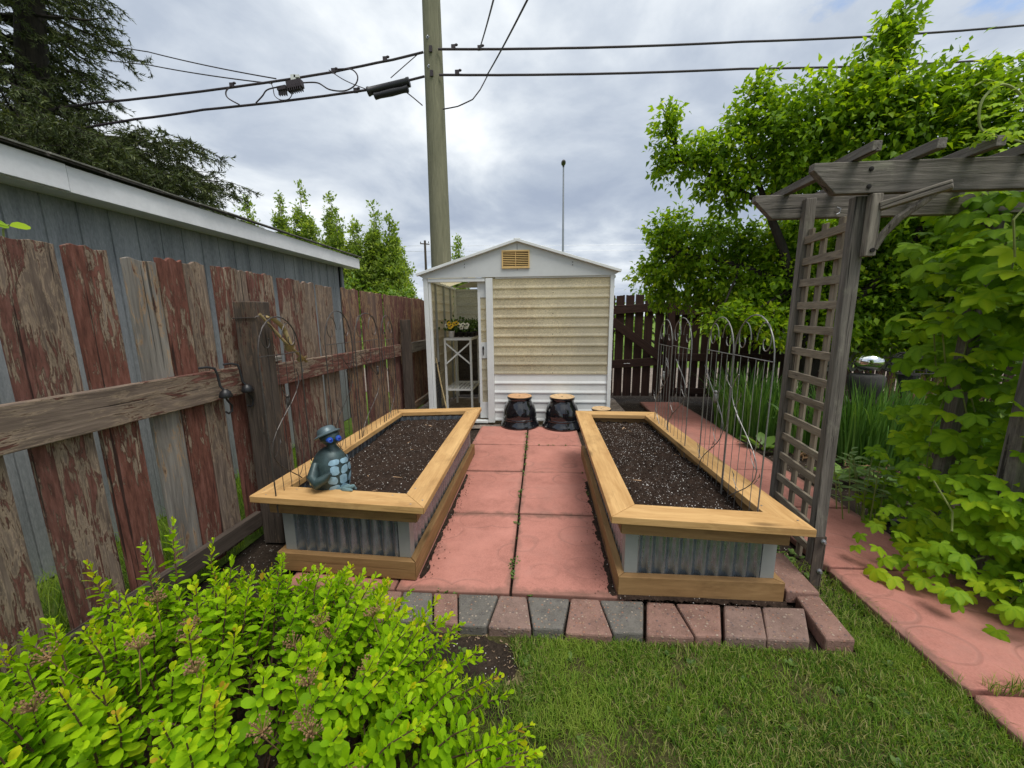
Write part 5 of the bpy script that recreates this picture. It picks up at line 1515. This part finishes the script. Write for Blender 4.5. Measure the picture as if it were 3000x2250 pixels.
# neighbour tree at the far right edge
t2 = thing('leafy_tree', 'green tree at the right edge, its outer leaves showing above the arbor rafters', 'tree', (5.9, 4.2, -.05))
C2 = [(4.42, 4.2, 3.62, .13), (4.62, 4.1, 3.6, .2), (4.9, 4.1, 3.45, .3), (5.3, 4.2, 3.4, .4), (5.7, 4.3, 3.3, .5), (5.2, 4.0, 2.9, .4), (5.9, 4.2, 2.6, .6), (5.4, 4.0, 2.2, .4)]
m = MB(); m.tube([(5.9, 4.2, -.1), (5.85, 4.2, 1.2), (5.7, 4.2, 2.6), (5.4, 4.2, 3.3)], [.09, .075, .05, .02], 9)
for q in C2: limb(m, (5.75, 4.2, 2.3), q[:3], .02, .006)
m.build('trunk', M_['bark'], t2, axis=(0, 0, 1), smooth=True)
P_, D_, N_, R_, S_ = spray(C2, 5200, .072, droop=.3)
a, b, c = scatter(tv, tf, P_, D_, N_, S_, R_); npmesh('crown', a, b, M_['lilac'], t2, c, origin=(5.6, 4.2, 2.8))

# ------------------------------------------------------------------ poplars and hedges beyond the alley
def poplar(x, y, h, wid, label, lean=0):
    t = thing('poplar_tree', label, 'tree', (x, y, -.1), 0, 'row of pale green poplars beyond the garage')
    m = MB(); m.tube([(x, y, -.1), (x + lean * .3, y, h * .5), (x + lean, y, h * .97)], [.14, .09, .02], 8)
    cl = []
    n = 30
    wid *= 1.30
    for k in range(n):
        s = .12 + .86 * k / (n - 1)
        prof = (1 - s) ** .85 * (.55 + .45 * min(1, s * 3)) + .05
        for q in range(3 if s < .8 else 1):
            a = U(0, 2 * PI); rad = wid * prof * U(.25, .8)
            r = max(.16, wid * prof * U(.38, .62))
            z = h * s + U(-.3, .3)
            cl.append((x + lean * s + rad * math.cos(a), y + rad * math.sin(a), z, min(r, .75)))
            if random.random() < .35: m.tube([(x + lean * s, y, z - .5), (x + lean * s + rad * math.cos(a), y + rad * math.sin(a), z)], [.03, .01], 5)
    m.build('trunk', M_['paletrunk'], t, axis=(0, 0, 1), smooth=True)
    P_, D_, N_, R_, S_ = spray(cl, 560, .30, (0, 0, .9), -.2, sd=.26)
    a, b, c = scatter(*simple(.5, .1, .1), P_, D_, N_, S_, R_)
    npmesh('crown', a, b, M_['poplar'], t, c, origin=(x, y, h / 2))
pop = [(-22.6, 34, 9.9, 1.5, 'shorter poplar filling the gap between the first and second tall poplars'), (-20.5, 35, 10.1, 1.6, 'shorter poplar set back between the second and third tall poplars'), (-18.5, 34.5, 9.6, 1.5, 'shorter poplar set back just left of the thin see-through one'), (-14.9, 35, 9.9, 1.5, 'set back poplar filling the dip of the row'), (-12.9, 35, 8.9, 1.5, 'set back poplar low between the two rightmost tall poplars'),
       (-23.6, 31, 11.3, 1.5, 'first poplar from the left, half hidden by the garage roof'), (-21.4, 32, 11.9, 1.5, 'second poplar from the left, with a pale trunk showing'), (-19.3, 31.5, 12.1, 1.7, 'tall full poplar, third from the left, the highest of the row'),
       (-17.3, 32.5, 11.8, 1.45, 'thin see-through poplar, fourth from the left'), (-16.2, 31, 9.7, 1.2, 'short poplar just right of the thin see-through one'), (-15.3, 32, 9.2, 1.3, 'lowest poplar of the row, in its dip'),
       (-14.6, 31, 9.1, 1.0, 'narrow low poplar tucked against the broad dark one'), (-13.5, 32, 10.4, 1.6, 'broad dense poplar, second from the right of the row'), (-12.1, 31.5, 9.8, 1.5, 'last poplar on the right of the row, nearest the big pole'),
       (-10.3, 40, 8.2, 1.0, 'small distant poplar left of the big pole'), (-7.05, 34, 8.2, .95, 'small poplar top peeking out right of the big pole')]
for p in pop: poplar(*p[:4], p[4] if 'poplar' in p[4] else p[4])
def bush(x, y, w_, h, label, mat='hedge', size=.15, dens=220, seed=0):
    t = thing('hedge_bush', label, 'bush', (x, y, -.1), 0, 'bushes beyond the alley')
    cl = []
    for _ in range(int(9 + w_ * 7)):
        a = U(0, 2 * PI); q = math.sqrt(random.random())
        zz = h * (1 - .55 * q * q) * U(.25, .92)
        cl.append((x + w_ * q * math.cos(a), y + w_ * .6 * q * math.sin(a), zz, U(.30, .5) * min(1.3, h * .4)))
    m = MB()
    for q in cl[::3]: m.tube([(x + U(-.2, .2), y, -.1), ((x + q[0]) / 2, (y + q[1]) / 2, q[2] * .6), q[:3]], [.06, .04, .012], 5)
    m.build('stem', M_['bark'], t, axis=(0, 0, 1))
    P_, D_, N_, R_, S_ = spray(cl, dens * 1.5, size * 1.25, (0, 0, .5), .1, sd=.25)
    a, b, c = scatter(*simple(.6, .1, .15), P_, D_, N_, S_, R_)
    npmesh('foliage', a, b, M_[mat], t, c, origin=(x, y, h / 2))
bs = [(-9.25, 17, 2.4, 3.4, 'round green bush rising above the left fence beside the garage corner'), (-5.4, 15.5, 2.2, 2.9, 'yellow green bush above the left fence next to the shed'), (-12.5, 22, 3.2, 4.6, 'dark green bush below the broad poplars'), (2.1, 15, 1.9, 2.9, 'green bush between the shed and the leafy tree'),
      (-17, 26, 3.5, 5.2, 'large green bush at the foot of the left poplars'), (-1.8, 26, 2.8, 2.6, 'bush hidden behind the shed roof'), (5.5, 17, 2.6, 2.8, 'bush seen through the gaps of the rear fence'), (9.8, 17, 3.0, 3.4, 'bush seen low behind the leafy tree trunk'), (14.5, 18, 3.2, 3.6, 'bush far right behind the rear fence')]
for q in bs: bush(*q[:4], q[4])

# ------------------------------------------------------------------ spruce behind the garage
sp_t = thing('spruce_tree', 'big dark spruce with drooping branches behind the garage roof', 'tree', (-9.25, 6.9, -.1))
m = MB(); m.tube([(-9.25, 6.9, -.1), (-9.25, 6.9, 4), (-8.25, 6.9, 9), (-8.2, 6.9, 14.5)], [.30, .24, .13, .02], 12)
NP, ND, NN, NR = [], [], [], []
TW = MB()
def needles(p0, p1, n, r, ln):
    """short needles standing all round a twig"""
    p0, p1 = np.array(p0), np.array(p1); t_ = unit(p1 - p0)
    s = RNG.random(n); pos = p0 + (p1 - p0) * s[:, None]
    o = unit(np.cross(RNG.normal(0, 1, (n, 3)), t_))
    NP.append(pos); ND.append(unit(o * .8 + t_ * .75)); NN.append(RNG.normal(0, 1, (n, 3))); NR.append(np.clip(.4 + .25 * RNG.standard_normal(n) + .3 * (s - .5), 0, 1))
z = 2.5
while z < 13.5:
    nb = 13 if z < 4.75 else (7 if z < 9 else 5)
    off = U(0, 2 * PI)
    for k in range(nb + (4 if 3.3 < z < 4.8 else 0)):
        a = off + 2 * PI * k / nb + U(-.25, .25) if k < nb else U(-.75, .16)
        dx, dy = math.cos(a), math.sin(a)
        if dx < -.45 and random.random() < .6: continue
        L = (4.35 * (1 - z / 13.5) + .55) * U(.86, 1.06) * (.48 if 4.75 < z < 6.3 else (.78 if z >= 6.3 else 1)); L = min(L, 3.1 if z < 3.5 else 3.4)
        if dy > .2 and dx > 0: L *= 1 - .38 * dy
        pts = []
        for i in range(13):
            s = i / 12
            dz = .10 * s - .62 * s * s + .34 * s ** 3 * 1.2
            pts.append(V((-9.25 + dx * L * s, 6.9 + dy * L * s, z + L * dz * .9 + U(-.02, .02))))
        m.tube(pts, [.045 * (1 - s / 12) + .006 for s in range(13)], 5)
        vis = dx > -.3
        for i in range(2, 13):
            for sg in (-1, 1):
                if random.random() < (.10 if z < 4.8 else .42): continue
                s = i / 12; p = pts[i]
                l2 = L * .30 * (1 - .62 * s) * U(.7, 1.2) + .10
                t_ = V((dx, dy, 0)) * .75 + V((-dy, dx, 0)) * sg * .85 + V((0, 0, U(-.45, .02)))
                t_.normalize()
                q = p + t_ * l2 + V((0, 0, -.16 * l2))
                TW.tube([p, (p + q) / 2 + V((0, 0, .02)), q], [.007, .005, .003], 4, False)
                needles(p, q, (30 if z < 4.8 else 20) if vis else 10, 0, 0)
                for _ in range((7 if z < 4.8 else 4) if vis else 2):
                    b_ = p.lerp(q, U(.25, 1.0)); l3 = U(.10, .28)
                    t3 = (t_ * .6 + V((U(-1, 1), U(-1, 1), U(-1.1, .15)))).normalized()
                    e = b_ + t3 * l3
                    TW.tube([b_, e], [.004, .0025], 3, False)
                    needles(b_, e, 17, 0, 0)
    z += U(.27, .36)
m.build('trunk', M_['bark'], sp_t, axis=(0, 0, 1), smooth=True)
TW.build('twig', M_['bark'], sp_t)
tvn = np.array([(-.5, 0, 0), (.5, 0, 0), (0, 1, 0)]); tfn = np.array([(0, 1, 2)])
P_, D_, N_, R_ = map(np.concatenate, (NP, ND, NN, NR))
S_ = .060 + .035 * RNG.random(len(P_))
a, b, c = scatter(tvn, tfn, P_, D_, N_, S_, R_, wid=np.full(len(P_), .017))
npmesh('crown', a, b, M_['spruce'], sp_t, c, smooth=False, origin=(-9.25, 6.9, 6))

# ------------------------------------------------------------------ golden spirea in front
def mound(x, y):
    e = 1 - ((x + 1.02) / 1.08) ** 2 - ((y - .80) / .78) ** 2
    return .60 * math.sqrt(e) if e > 0 else 0
sh = thing('golden_shrub', 'lime green small leaved shrub filling the bottom left corner with dried brown flower heads', 'shrub', (-1.05, .82, -.05))
SM = MB(); P_, D_, N_, S_, R_ = [], [], [], [], []
tips = [(-1.50, 1.34, .64), (-1.27, 1.25, .60), (-1.62, 1.12, .58), (-1.02, 1.30, .52), (-.62, 1.33, .41), (-.40, 1.30, .36), (-.30, 1.19, .30), (-.42, 1.05, .46), (-.10, .90, .24), (.0, .80, .20), (-.14, .72, .42), (.02, .70, .30), (.04, .62, .36), (-.02, .92, .16), (-.05, .66, .38), (-1.44, 1.17, .63), (-.84, 1.26, .50), (-.55, 1.2, .5), (-.22, .98, .36)]
k = 0
while k < 300:
    x, y = U(-2.05, .02), U(.10, 1.55)
    h = mound(x, y)
    if h < .10: continue
    tips.append((x, y, h + .11 * mnoise.noise(V((x * 4.5, y * 4.5, 2))) + U(-.08, .03))); k += 1
for (x, y, z) in tips:
    bx, by = -1.05 + (x + 1.05) * .55 + U(-.05, .05), .82 + (y - .82) * .55 + U(-.05, .05)
    b_ = V((bx, by, -.04)); tp_ = V((x, y, z))
    ln = (tp_ - b_).length
    pts = [b_.lerp(tp_, i / 6) + V((0, 0, .05 * math.sin(PI * i / 6))) + V((U(-.008, .008), U(-.008, .008), 0)) for i in range(7)]
    SM.tube(pts, [.0045 - .0005 * i for i in range(7)], 4, False)
    n = int(30 + 30 * min(1, ln / .7)); ph = U(0, 6.28); up = (pts[6] - pts[4]).normalized()
    t0 = .36 if z > .3 else .25
    tone = U(-.16, .16)
    for q in range(n):
        s = t0 + (1.02 - t0) * q / (n - 1)
        f_ = s * 6; i = min(5, int(f_)); p = pts[i].lerp(pts[i + 1], f_ - i)
        a_ = ph + q * 2.4
        ax_ = up.orthogonal().normalized(); bx_ = up.cross(ax_)
        rad = ax_ * math.cos(a_) + bx_ * math.sin(a_)
        late = max(0, (s - .75) / .27)
        el = .35 + .9 * late + U(-.45, .45)
        d_ = rad * math.cos(el) + up * math.sin(el)
        P_.append(p + rad * .003); D_.append(d_); N_.append(up * math.cos(el) - rad * math.sin(el) + V((U(-.6, .6), U(-.6, .6), U(-.2, .6))))
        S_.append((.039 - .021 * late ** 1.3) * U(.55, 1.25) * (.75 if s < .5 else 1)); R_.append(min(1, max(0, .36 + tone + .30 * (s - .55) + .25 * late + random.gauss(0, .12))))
    for _sprig in range(random.choice((0, 1, 1, 2, 3))):
        s = U(.5, .8); i = int(s * 6); p = pts[i]; dv = V((U(-1, 1), U(-1, 1), U(.4, 1.1))).normalized() * U(.05, .13)
        SM.tube([p, p + dv * .5, p + dv], [.002, .0016, .001], 3, False)
        dn = dv.normalized(); ax_ = dn.orthogonal().normalized(); bx_ = dn.cross(ax_)
        for q in range(13):
            s2 = .2 + .8 * q / 12; a_ = q * 2.4; rad = ax_ * math.cos(a_) + bx_ * math.sin(a_); el = .4 + .8 * s2 ** 3
            P_.append(p + dv * s2); D_.append(rad * math.cos(el) + dn * math.sin(el)); N_.append(dn * math.cos(el) - rad * math.sin(el)); S_.append((.031 - .013 * s2 ** 3) * U(.75, 1.2)); R_.append(min(1, max(0, .42 + tone + random.gauss(0, .13))))
SM.build('stem', M_['stem'], sh)
ar_ = lambda q: np.array([tuple(p) for p in q])
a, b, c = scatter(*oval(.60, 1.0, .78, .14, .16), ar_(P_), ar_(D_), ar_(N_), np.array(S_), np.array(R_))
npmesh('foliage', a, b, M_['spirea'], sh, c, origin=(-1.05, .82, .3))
# dried flower heads
def dried(c):
    m = MB()
    m.tube([V(c) + V((U(-.02, .02), U(-.02, .02), -.14)), V(c) + V((0, 0, -.05)), V(c) + V((0, 0, -.025))], .0012, 4)
    for _ in range(34):
        a_ = U(0, 6.28); q = math.sqrt(random.random()) * .030
        e = V(c) + V((q * math.cos(a_), q * math.sin(a_), U(-.006, .010) - q * .3))
        m.tube([V(c) + V((0, 0, -.028)), e], .0007, 3, False)
        m.ball(e, (.0028, .0028, .0034), 5, 4)
    return m.build('dried_flower', M_['deadflower'], sh)
base_heads = [dried((0, 0, 0)) for _ in range(4)]
spots = [(-1.02, .90, .60), (-.98, .86, .60), (-1.08, .82, .62), (-.92, .80, .57), (-1.32, .78, .60), (-1.18, .66, .60), (-.70, 1.02, .53), (-.66, 1.00, .50), (-.72, .92, .54), (-.63, .84, .51), (-.60, .76, .48), (-.55, .72, .50), (-.66, .70, .52), (-.70, 1.28, .44), (-.66, 1.34, .42), (-.60, 1.32, .40), (-.78, 1.14, .50), (-.84, 1.10, .52),
         (-.58, 1.12, .48), (-.46, .70, .46), (-.42, .66, .46), (-.36, .60, .42), (-.52, .58, .48), (-.38, 1.12, .40), (-1.46, .70, .56), (-.78, .66, .58), (-.5, .92, .47), (-.80, .98, .56), (-1.2, .98, .62), (-.28, .66, .38)]
for i, p in enumerate(spots[:14] + spots[18:27:2] + spots[28:]):
    o = base_heads[i % 4]
    if i >= 4:
        o = o.copy(); C.objects.link(o); o.parent = sh
    M0 = Matrix.Translation(V(p) - V((0, 0, .02))) @ Matrix.Rotation(U(0, 6.28), 4, 'Z') @ Matrix.Rotation(U(-.3, .3), 4, 'X') @ Matrix.Translation((0, 0, -.14))
    o.matrix_basis = WM[sh.name].inverted() @ M0; WM[o.name] = M0
# little sprout at the top of the left fence
spx = thing('vine_sprout', 'two round bright green leaves poking over the top of the fence at the left edge', 'sprout', (-1.93, 1.31, 1.74))
MB().tube([(-1.93, 1.30, 1.70), (-1.93, 1.31, 1.78), (-1.925, 1.325, 1.80)], .003, 5).build('stem', M_['vinestem'], spx)
a, b, c = scatter(*oval(.8, 1, .7), np.array([(-1.925, 1.325, 1.795)] * 3), np.array([(.3, 1, .25), (.1, -1, .35), (.3, -.9, .1)]), np.array([(.6, -.5, .7), (.6, .2, .7), (.6, -.3, .5)]), np.array([.055, .055, .07]), np.array([.9, .9, .7]))
npmesh('leaf', a, b, M_['hop'], spx, c, origin=(-1.925, 1.325, 1.79))

# ------------------------------------------------------------------ hop vine over the right side of the arbor
def crom(*pts):
    Q = [V(p) for p in pts]; out = []
    for i in range(len(Q) - 1):
        p0, p1, p2, p3 = Q[max(i - 1, 0)], Q[i], Q[i + 1], Q[min(i + 2, len(Q) - 1)]
        for j in range(7):
            s = j / 7
            out.append(.5 * ((2 * p1) + (p2 - p0) * s + (2 * p0 - 5 * p1 + 4 * p2 - p3) * s * s + (3 * p1 - p0 - 3 * p2 + p3) * s ** 3))
    return out + [Q[-1]]
hv = thing('hop_vine', 'climbing vine with big lobed bright green leaves smothering the right side of the arbor', 'climbing vine', (2.45, 2.2, -.05))
P_, D_, N_, S_, R_ = [], [], [], [], []
m = MB()
def hleaf(x, y, z, s, r=None, out=None):
    o = V(out or (-.75 + U(-.5, .5), -.9 + U(-.5, .4), 0)).normalized()
    el = U(-1.1, .05)
    d_ = o * math.cos(el) + V((0, 0, math.sin(el))) + V((U(-.5, .5), U(-.4, .4), 0)) * .6
    P_.append((x, y, z)); D_.append(tuple(d_)); N_.append(tuple(V((0, 0, 1)) * U(.5, 1.1) + o * .9 + V((U(-.55, .55), U(-.55, .55), U(-.2, .3)))))
    S_.append(s); R_.append(r if r is not None else min(1, max(0, random.gauss(.48, .2))))
n = 0
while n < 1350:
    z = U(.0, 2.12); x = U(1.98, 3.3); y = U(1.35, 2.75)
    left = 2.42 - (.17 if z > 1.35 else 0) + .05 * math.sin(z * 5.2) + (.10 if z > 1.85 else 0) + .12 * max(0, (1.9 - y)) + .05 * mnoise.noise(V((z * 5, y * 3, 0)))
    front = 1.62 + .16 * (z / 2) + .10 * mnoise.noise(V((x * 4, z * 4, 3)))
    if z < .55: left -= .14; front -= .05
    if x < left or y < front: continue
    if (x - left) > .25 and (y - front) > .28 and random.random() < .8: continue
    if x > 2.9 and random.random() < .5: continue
    dp = min(x - left, y - front)  # shade inside the vine put into leaf colour: darker with depth, brighter in front
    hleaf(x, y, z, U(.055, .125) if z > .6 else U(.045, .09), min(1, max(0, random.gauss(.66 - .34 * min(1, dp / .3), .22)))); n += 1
# low shoots creeping over the slab
for (x, y, z) in ((2.05, 2.10, .12), (2.0, 2.0, .07), (2.12, 1.95, .14), (2.08, 1.86, .08), (2.2, 1.8, .13), (2.25, 1.72, .10), (2.16, 1.72, .06), (2.3, 1.66, .12), (2.1, 2.22, .2), (1.93, 2.08, .04), (2.33, 1.6, .1), (2.4, 1.55, .13)):
    for _ in range(7): hleaf(x + U(-.10, .12), y + U(-.12, .12), z + U(-.03, .16), U(.045, .08), U(.45, .95))
for k in range(9):
    x, y = U(2.45, 2.8), U(2.1, 2.6)
    pts = [V((x + .22 * mnoise.noise(V((k * 3.7, s * 4, 0))), y + .16 * mnoise.noise(V((k * 3.7, s * 4, 5))), -.05 + 2.15 * s)) for s in np.linspace(0, 1, 12)]
    m.tube(pts, .004, 5)
for pts in (((2.36, 1.95, 1.0), (2.33, 1.88, 1.12), (2.36, 1.86, 1.22), (2.37, 1.88, 1.34)), ((2.0, 2.02, .05), (2.15, 1.98, .10), (2.3, 1.95, .2)), ((2.2, 1.75, .06), (2.35, 1.8, .18), (2.5, 1.95, .4)), ((2.14, 2.1, .55), (2.16, 2.0, .42), (2.12, 1.95, .34)), ((2.2, 2.0, 1.7), (2.14, 1.98, 1.86), (2.22, 2.0, 1.95), (2.3, 2.02, 2.0))):
    m.tube([V(p) for p in pts], .0045, 6)
# shoot curling above the beams
m.tube(crom((2.6, 2.25, 2.18), (2.35, 2.1, 2.185), (2.10, 1.95, 2.165), (1.86, 1.85, 2.165), (1.80, 1.85, 2.20), (1.80, 1.86, 2.30), (1.87, 1.87, 2.36), (1.95, 1.87, 2.32), (2.0, 1.88, 2.24)), .0048, 6)
m.tube(crom((1.87, 1.87, 2.36), (1.80, 1.85, 2.37), (1.74, 1.84, 2.345)), .003, 5)
for _ in range(26): hleaf(U(1.74, 2.0), 1.86 + U(-.03, .03), U(2.24, 2.38), U(.014, .030), U(.7, 1))
for _ in range(34): hleaf(1.86 + U(-.06, .14), 1.86 + U(-.03, .05), 2.17 + U(-.02, .03), U(.016, .03), U(.7, 1))
for _ in range(60): hleaf(U(2.15, 2.9), U(1.9, 2.5), 2.17 + U(-.03, .08), U(.03, .06), U(.5, 1))
for _ in range(150):
    y = U(1.58, 2.25); x = 2.20 + .35 * max(0, 1.9 - y) + abs(random.gauss(0, .22)); hleaf(x, y, U(.06, .60), U(.05, .10), min(1, max(0, random.gauss(.62, .2))))
m.build('stem', M_['vinestem'], hv, smooth=True)
pv_, pf_, pt_ = palmate()
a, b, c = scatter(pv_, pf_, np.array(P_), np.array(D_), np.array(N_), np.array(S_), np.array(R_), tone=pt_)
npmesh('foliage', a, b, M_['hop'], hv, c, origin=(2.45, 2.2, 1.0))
# pale leaved herb at the foot of the vine
ph_ = thing('pale_herb', 'pale green upright herb on the dark soil at the left foot of the climbing vine', 'plant', (2.33, 2.75, -.05))
m = MB(); P_, D_, N_, S_ = [], [], [], []
for k in range(11):
    x, y = 2.30 + U(-.12, .15), 2.72 + U(-.12, .12); h = U(.25, .50); dx, dy = U(-.10, .02), U(-.06, .06)
    m.tube([(x, y, -.05), (x + dx * .5, y + dy * .5, h * .55), (x + dx, y + dy, h)], [.005, .004, .003], 5)
    for q in range(9):
        s = .45 + .55 * q / 8; a_ = q * 2.4
        P_.append((x + dx * s, y + dy * s, h * s)); D_.append((math.cos(a_), math.sin(a_), .35)); N_.append((-.3 * math.cos(a_), -.3 * math.sin(a_), 1)); S_.append(U(.06, .11))
m.build('stem', M_['vinestem'], ph_)
a, b, c = scatter(*oval(.40, 1, .4, .1, .2), np.array(P_), np.array(D_), np.array(N_), np.array(S_)); npmesh('foliage', a, b, M_['paleleaf'], ph_, c, origin=(2.33, 2.75, .3))

# ------------------------------------------------------------------ iris clumps, hostas
def iris(cx, cy, rx, ry, n, hmin, hmax, label):
    t = thing('iris_clump', label, 'iris plant', (cx, cy, -.05), 0, 'clumps of upright sword leaves')
    a = RNG.random(n) * 2 * PI; q = np.sqrt(RNG.random(n))
    bx, by = cx + rx * q * np.cos(a), cy + ry * q * np.sin(a)
    h = hmin + (hmax - hmin) * RNG.random(n)
    lx, ly = RNG.normal(0, .10, n) + .20 * q * np.cos(a), RNG.normal(0, .10, n) + .20 * q * np.sin(a)
    w_ = .011 + .010 * RNG.random(n); wa = RNG.random(n) * PI
    K = 6; vs = np.empty((n, 2 * K + 1, 3)); fl_ = (RNG.random(n) < .07) * .5
    for i in range(K + 1):
        s = i / K
        x = bx + lx * h * (s ** 1.8); y_ = by + ly * h * (s ** 1.8); z = -.05 + h * (s - .18 * s ** 3 * (np.abs(lx) + np.abs(ly)) * 3 - fl_ * s ** 4)
        ww = w_ * (1 - .75 * s ** 2) / 2
        if i < K:
            vs[:, 2 * i] = np.stack([x - ww * np.cos(wa), y_ - ww * np.sin(wa), z], 1)
            vs[:, 2 * i + 1] = np.stack([x + ww * np.cos(wa), y_ + ww * np.sin(wa), z], 1)
        else: vs[:, 2 * K] = np.stack([x, y_, z], 1)
    f = []
    for i in range(K - 1): f += [(2 * i, 2 * i + 1, 2 * i + 3), (2 * i, 2 * i + 3, 2 * i + 2)]
    f.append((2 * K - 2, 2 * K - 1, 2 * K)); f = np.array(f)
    tri = (f[None] + (np.arange(n) * (2 * K + 1))[:, None, None]).reshape(-1, 3)
    r = np.clip(.45 + .22 * RNG.standard_normal(n), 0, 1)
    npmesh('blade_tuft', vs.reshape(-1, 3), tri, M_['iris'], t, np.repeat(r, 2 * K + 1), origin=(cx, cy, -.05))
    m = MB()
    for _ in range(40):
        x, y_ = cx + U(-rx, rx), cy - ry * U(.6, 1.15)
        m.tube([(x, y_, -.04), (x + U(-.05, .05), y_ - U(0, .05), U(-.03, .03)), (x + U(-.1, .1), y_ - U(0, .1), U(-.05, .02))], .004, 4, False)
    m.build('dead_litter', M_['deadflower'], t)['kind'] = 'stuff'
iris(3.42, 4.02, .48, .34, 640, .62, .98, 'clump of upright sword leaves right of the arbor post, in front of the gazing ball')
iris(2.72, 4.95, .38, .55, 620, .62, 1.02, 'clump of upright sword leaves behind the nearest trellis of the right planter')
iris(2.95, 4.25, .22, .25, 150, .45, .80, 'smaller clump of sword leaves seen through the arbor lattice')
iris(4.4, 3.9, .3, .3, 200, .45, .75, 'clump of sword leaves at the far right behind the vine')
def hosta(cx, cy, r, n, label):
    t = thing('hosta_plant', label, 'hosta', (cx, cy, -.05), 0, 'young broad leaved plants in the dark bed')
    a = RNG.random(n) * 2 * PI; e = .3 + 1.0 * RNG.random(n)
    p = np.stack([cx + .04 * np.cos(a), cy + .04 * np.sin(a), np.full(n, -.03) + .05 * RNG.random(n)], 1)
    d = np.stack([np.cos(a), np.sin(a), e], 1); nn = np.stack([-np.cos(a) * e, -np.sin(a) * e, np.ones(n)], 1)
    v, f, c = scatter(*oval(.62, 1, .5, .16, .25), p, d, nn, r * (.7 + .5 * RNG.random(n)))
    npmesh('foliage', v, f, M_['hosta'], t, c, origin=(cx, cy, -.05))
hosta(2.95, 3.20, .17, 22, 'young broad leaved plant on dark soil right of the arbor front post')
hosta(2.66, 3.40, .18, 18, 'young broad leaved plant seen through the lower lattice')
hosta(2.46, 4.20, .18, 14, 'young broad leaved plant between the trellises and the lattice')
# dry twiggy perennial in the shade behind the iris
tw = thing('twiggy_plant', 'leafless twiggy brown perennial in the shade right of the gazing ball', 'plant', (4.3, 4.4, -.05))
m = MB()
for k in range(90):
    x, y = U(3.9, 4.8), U(4.2, 4.7)
    m.tube([(x, y, -.05), (x + U(-.08, .08), y + U(-.08, .08), U(.3, .5)), (x + U(-.2, .2), y + U(-.15, .15), U(.6, .95))], [.004, .003, .0015], 4, False)
m.build('stem', M_['deadflower'], tw)
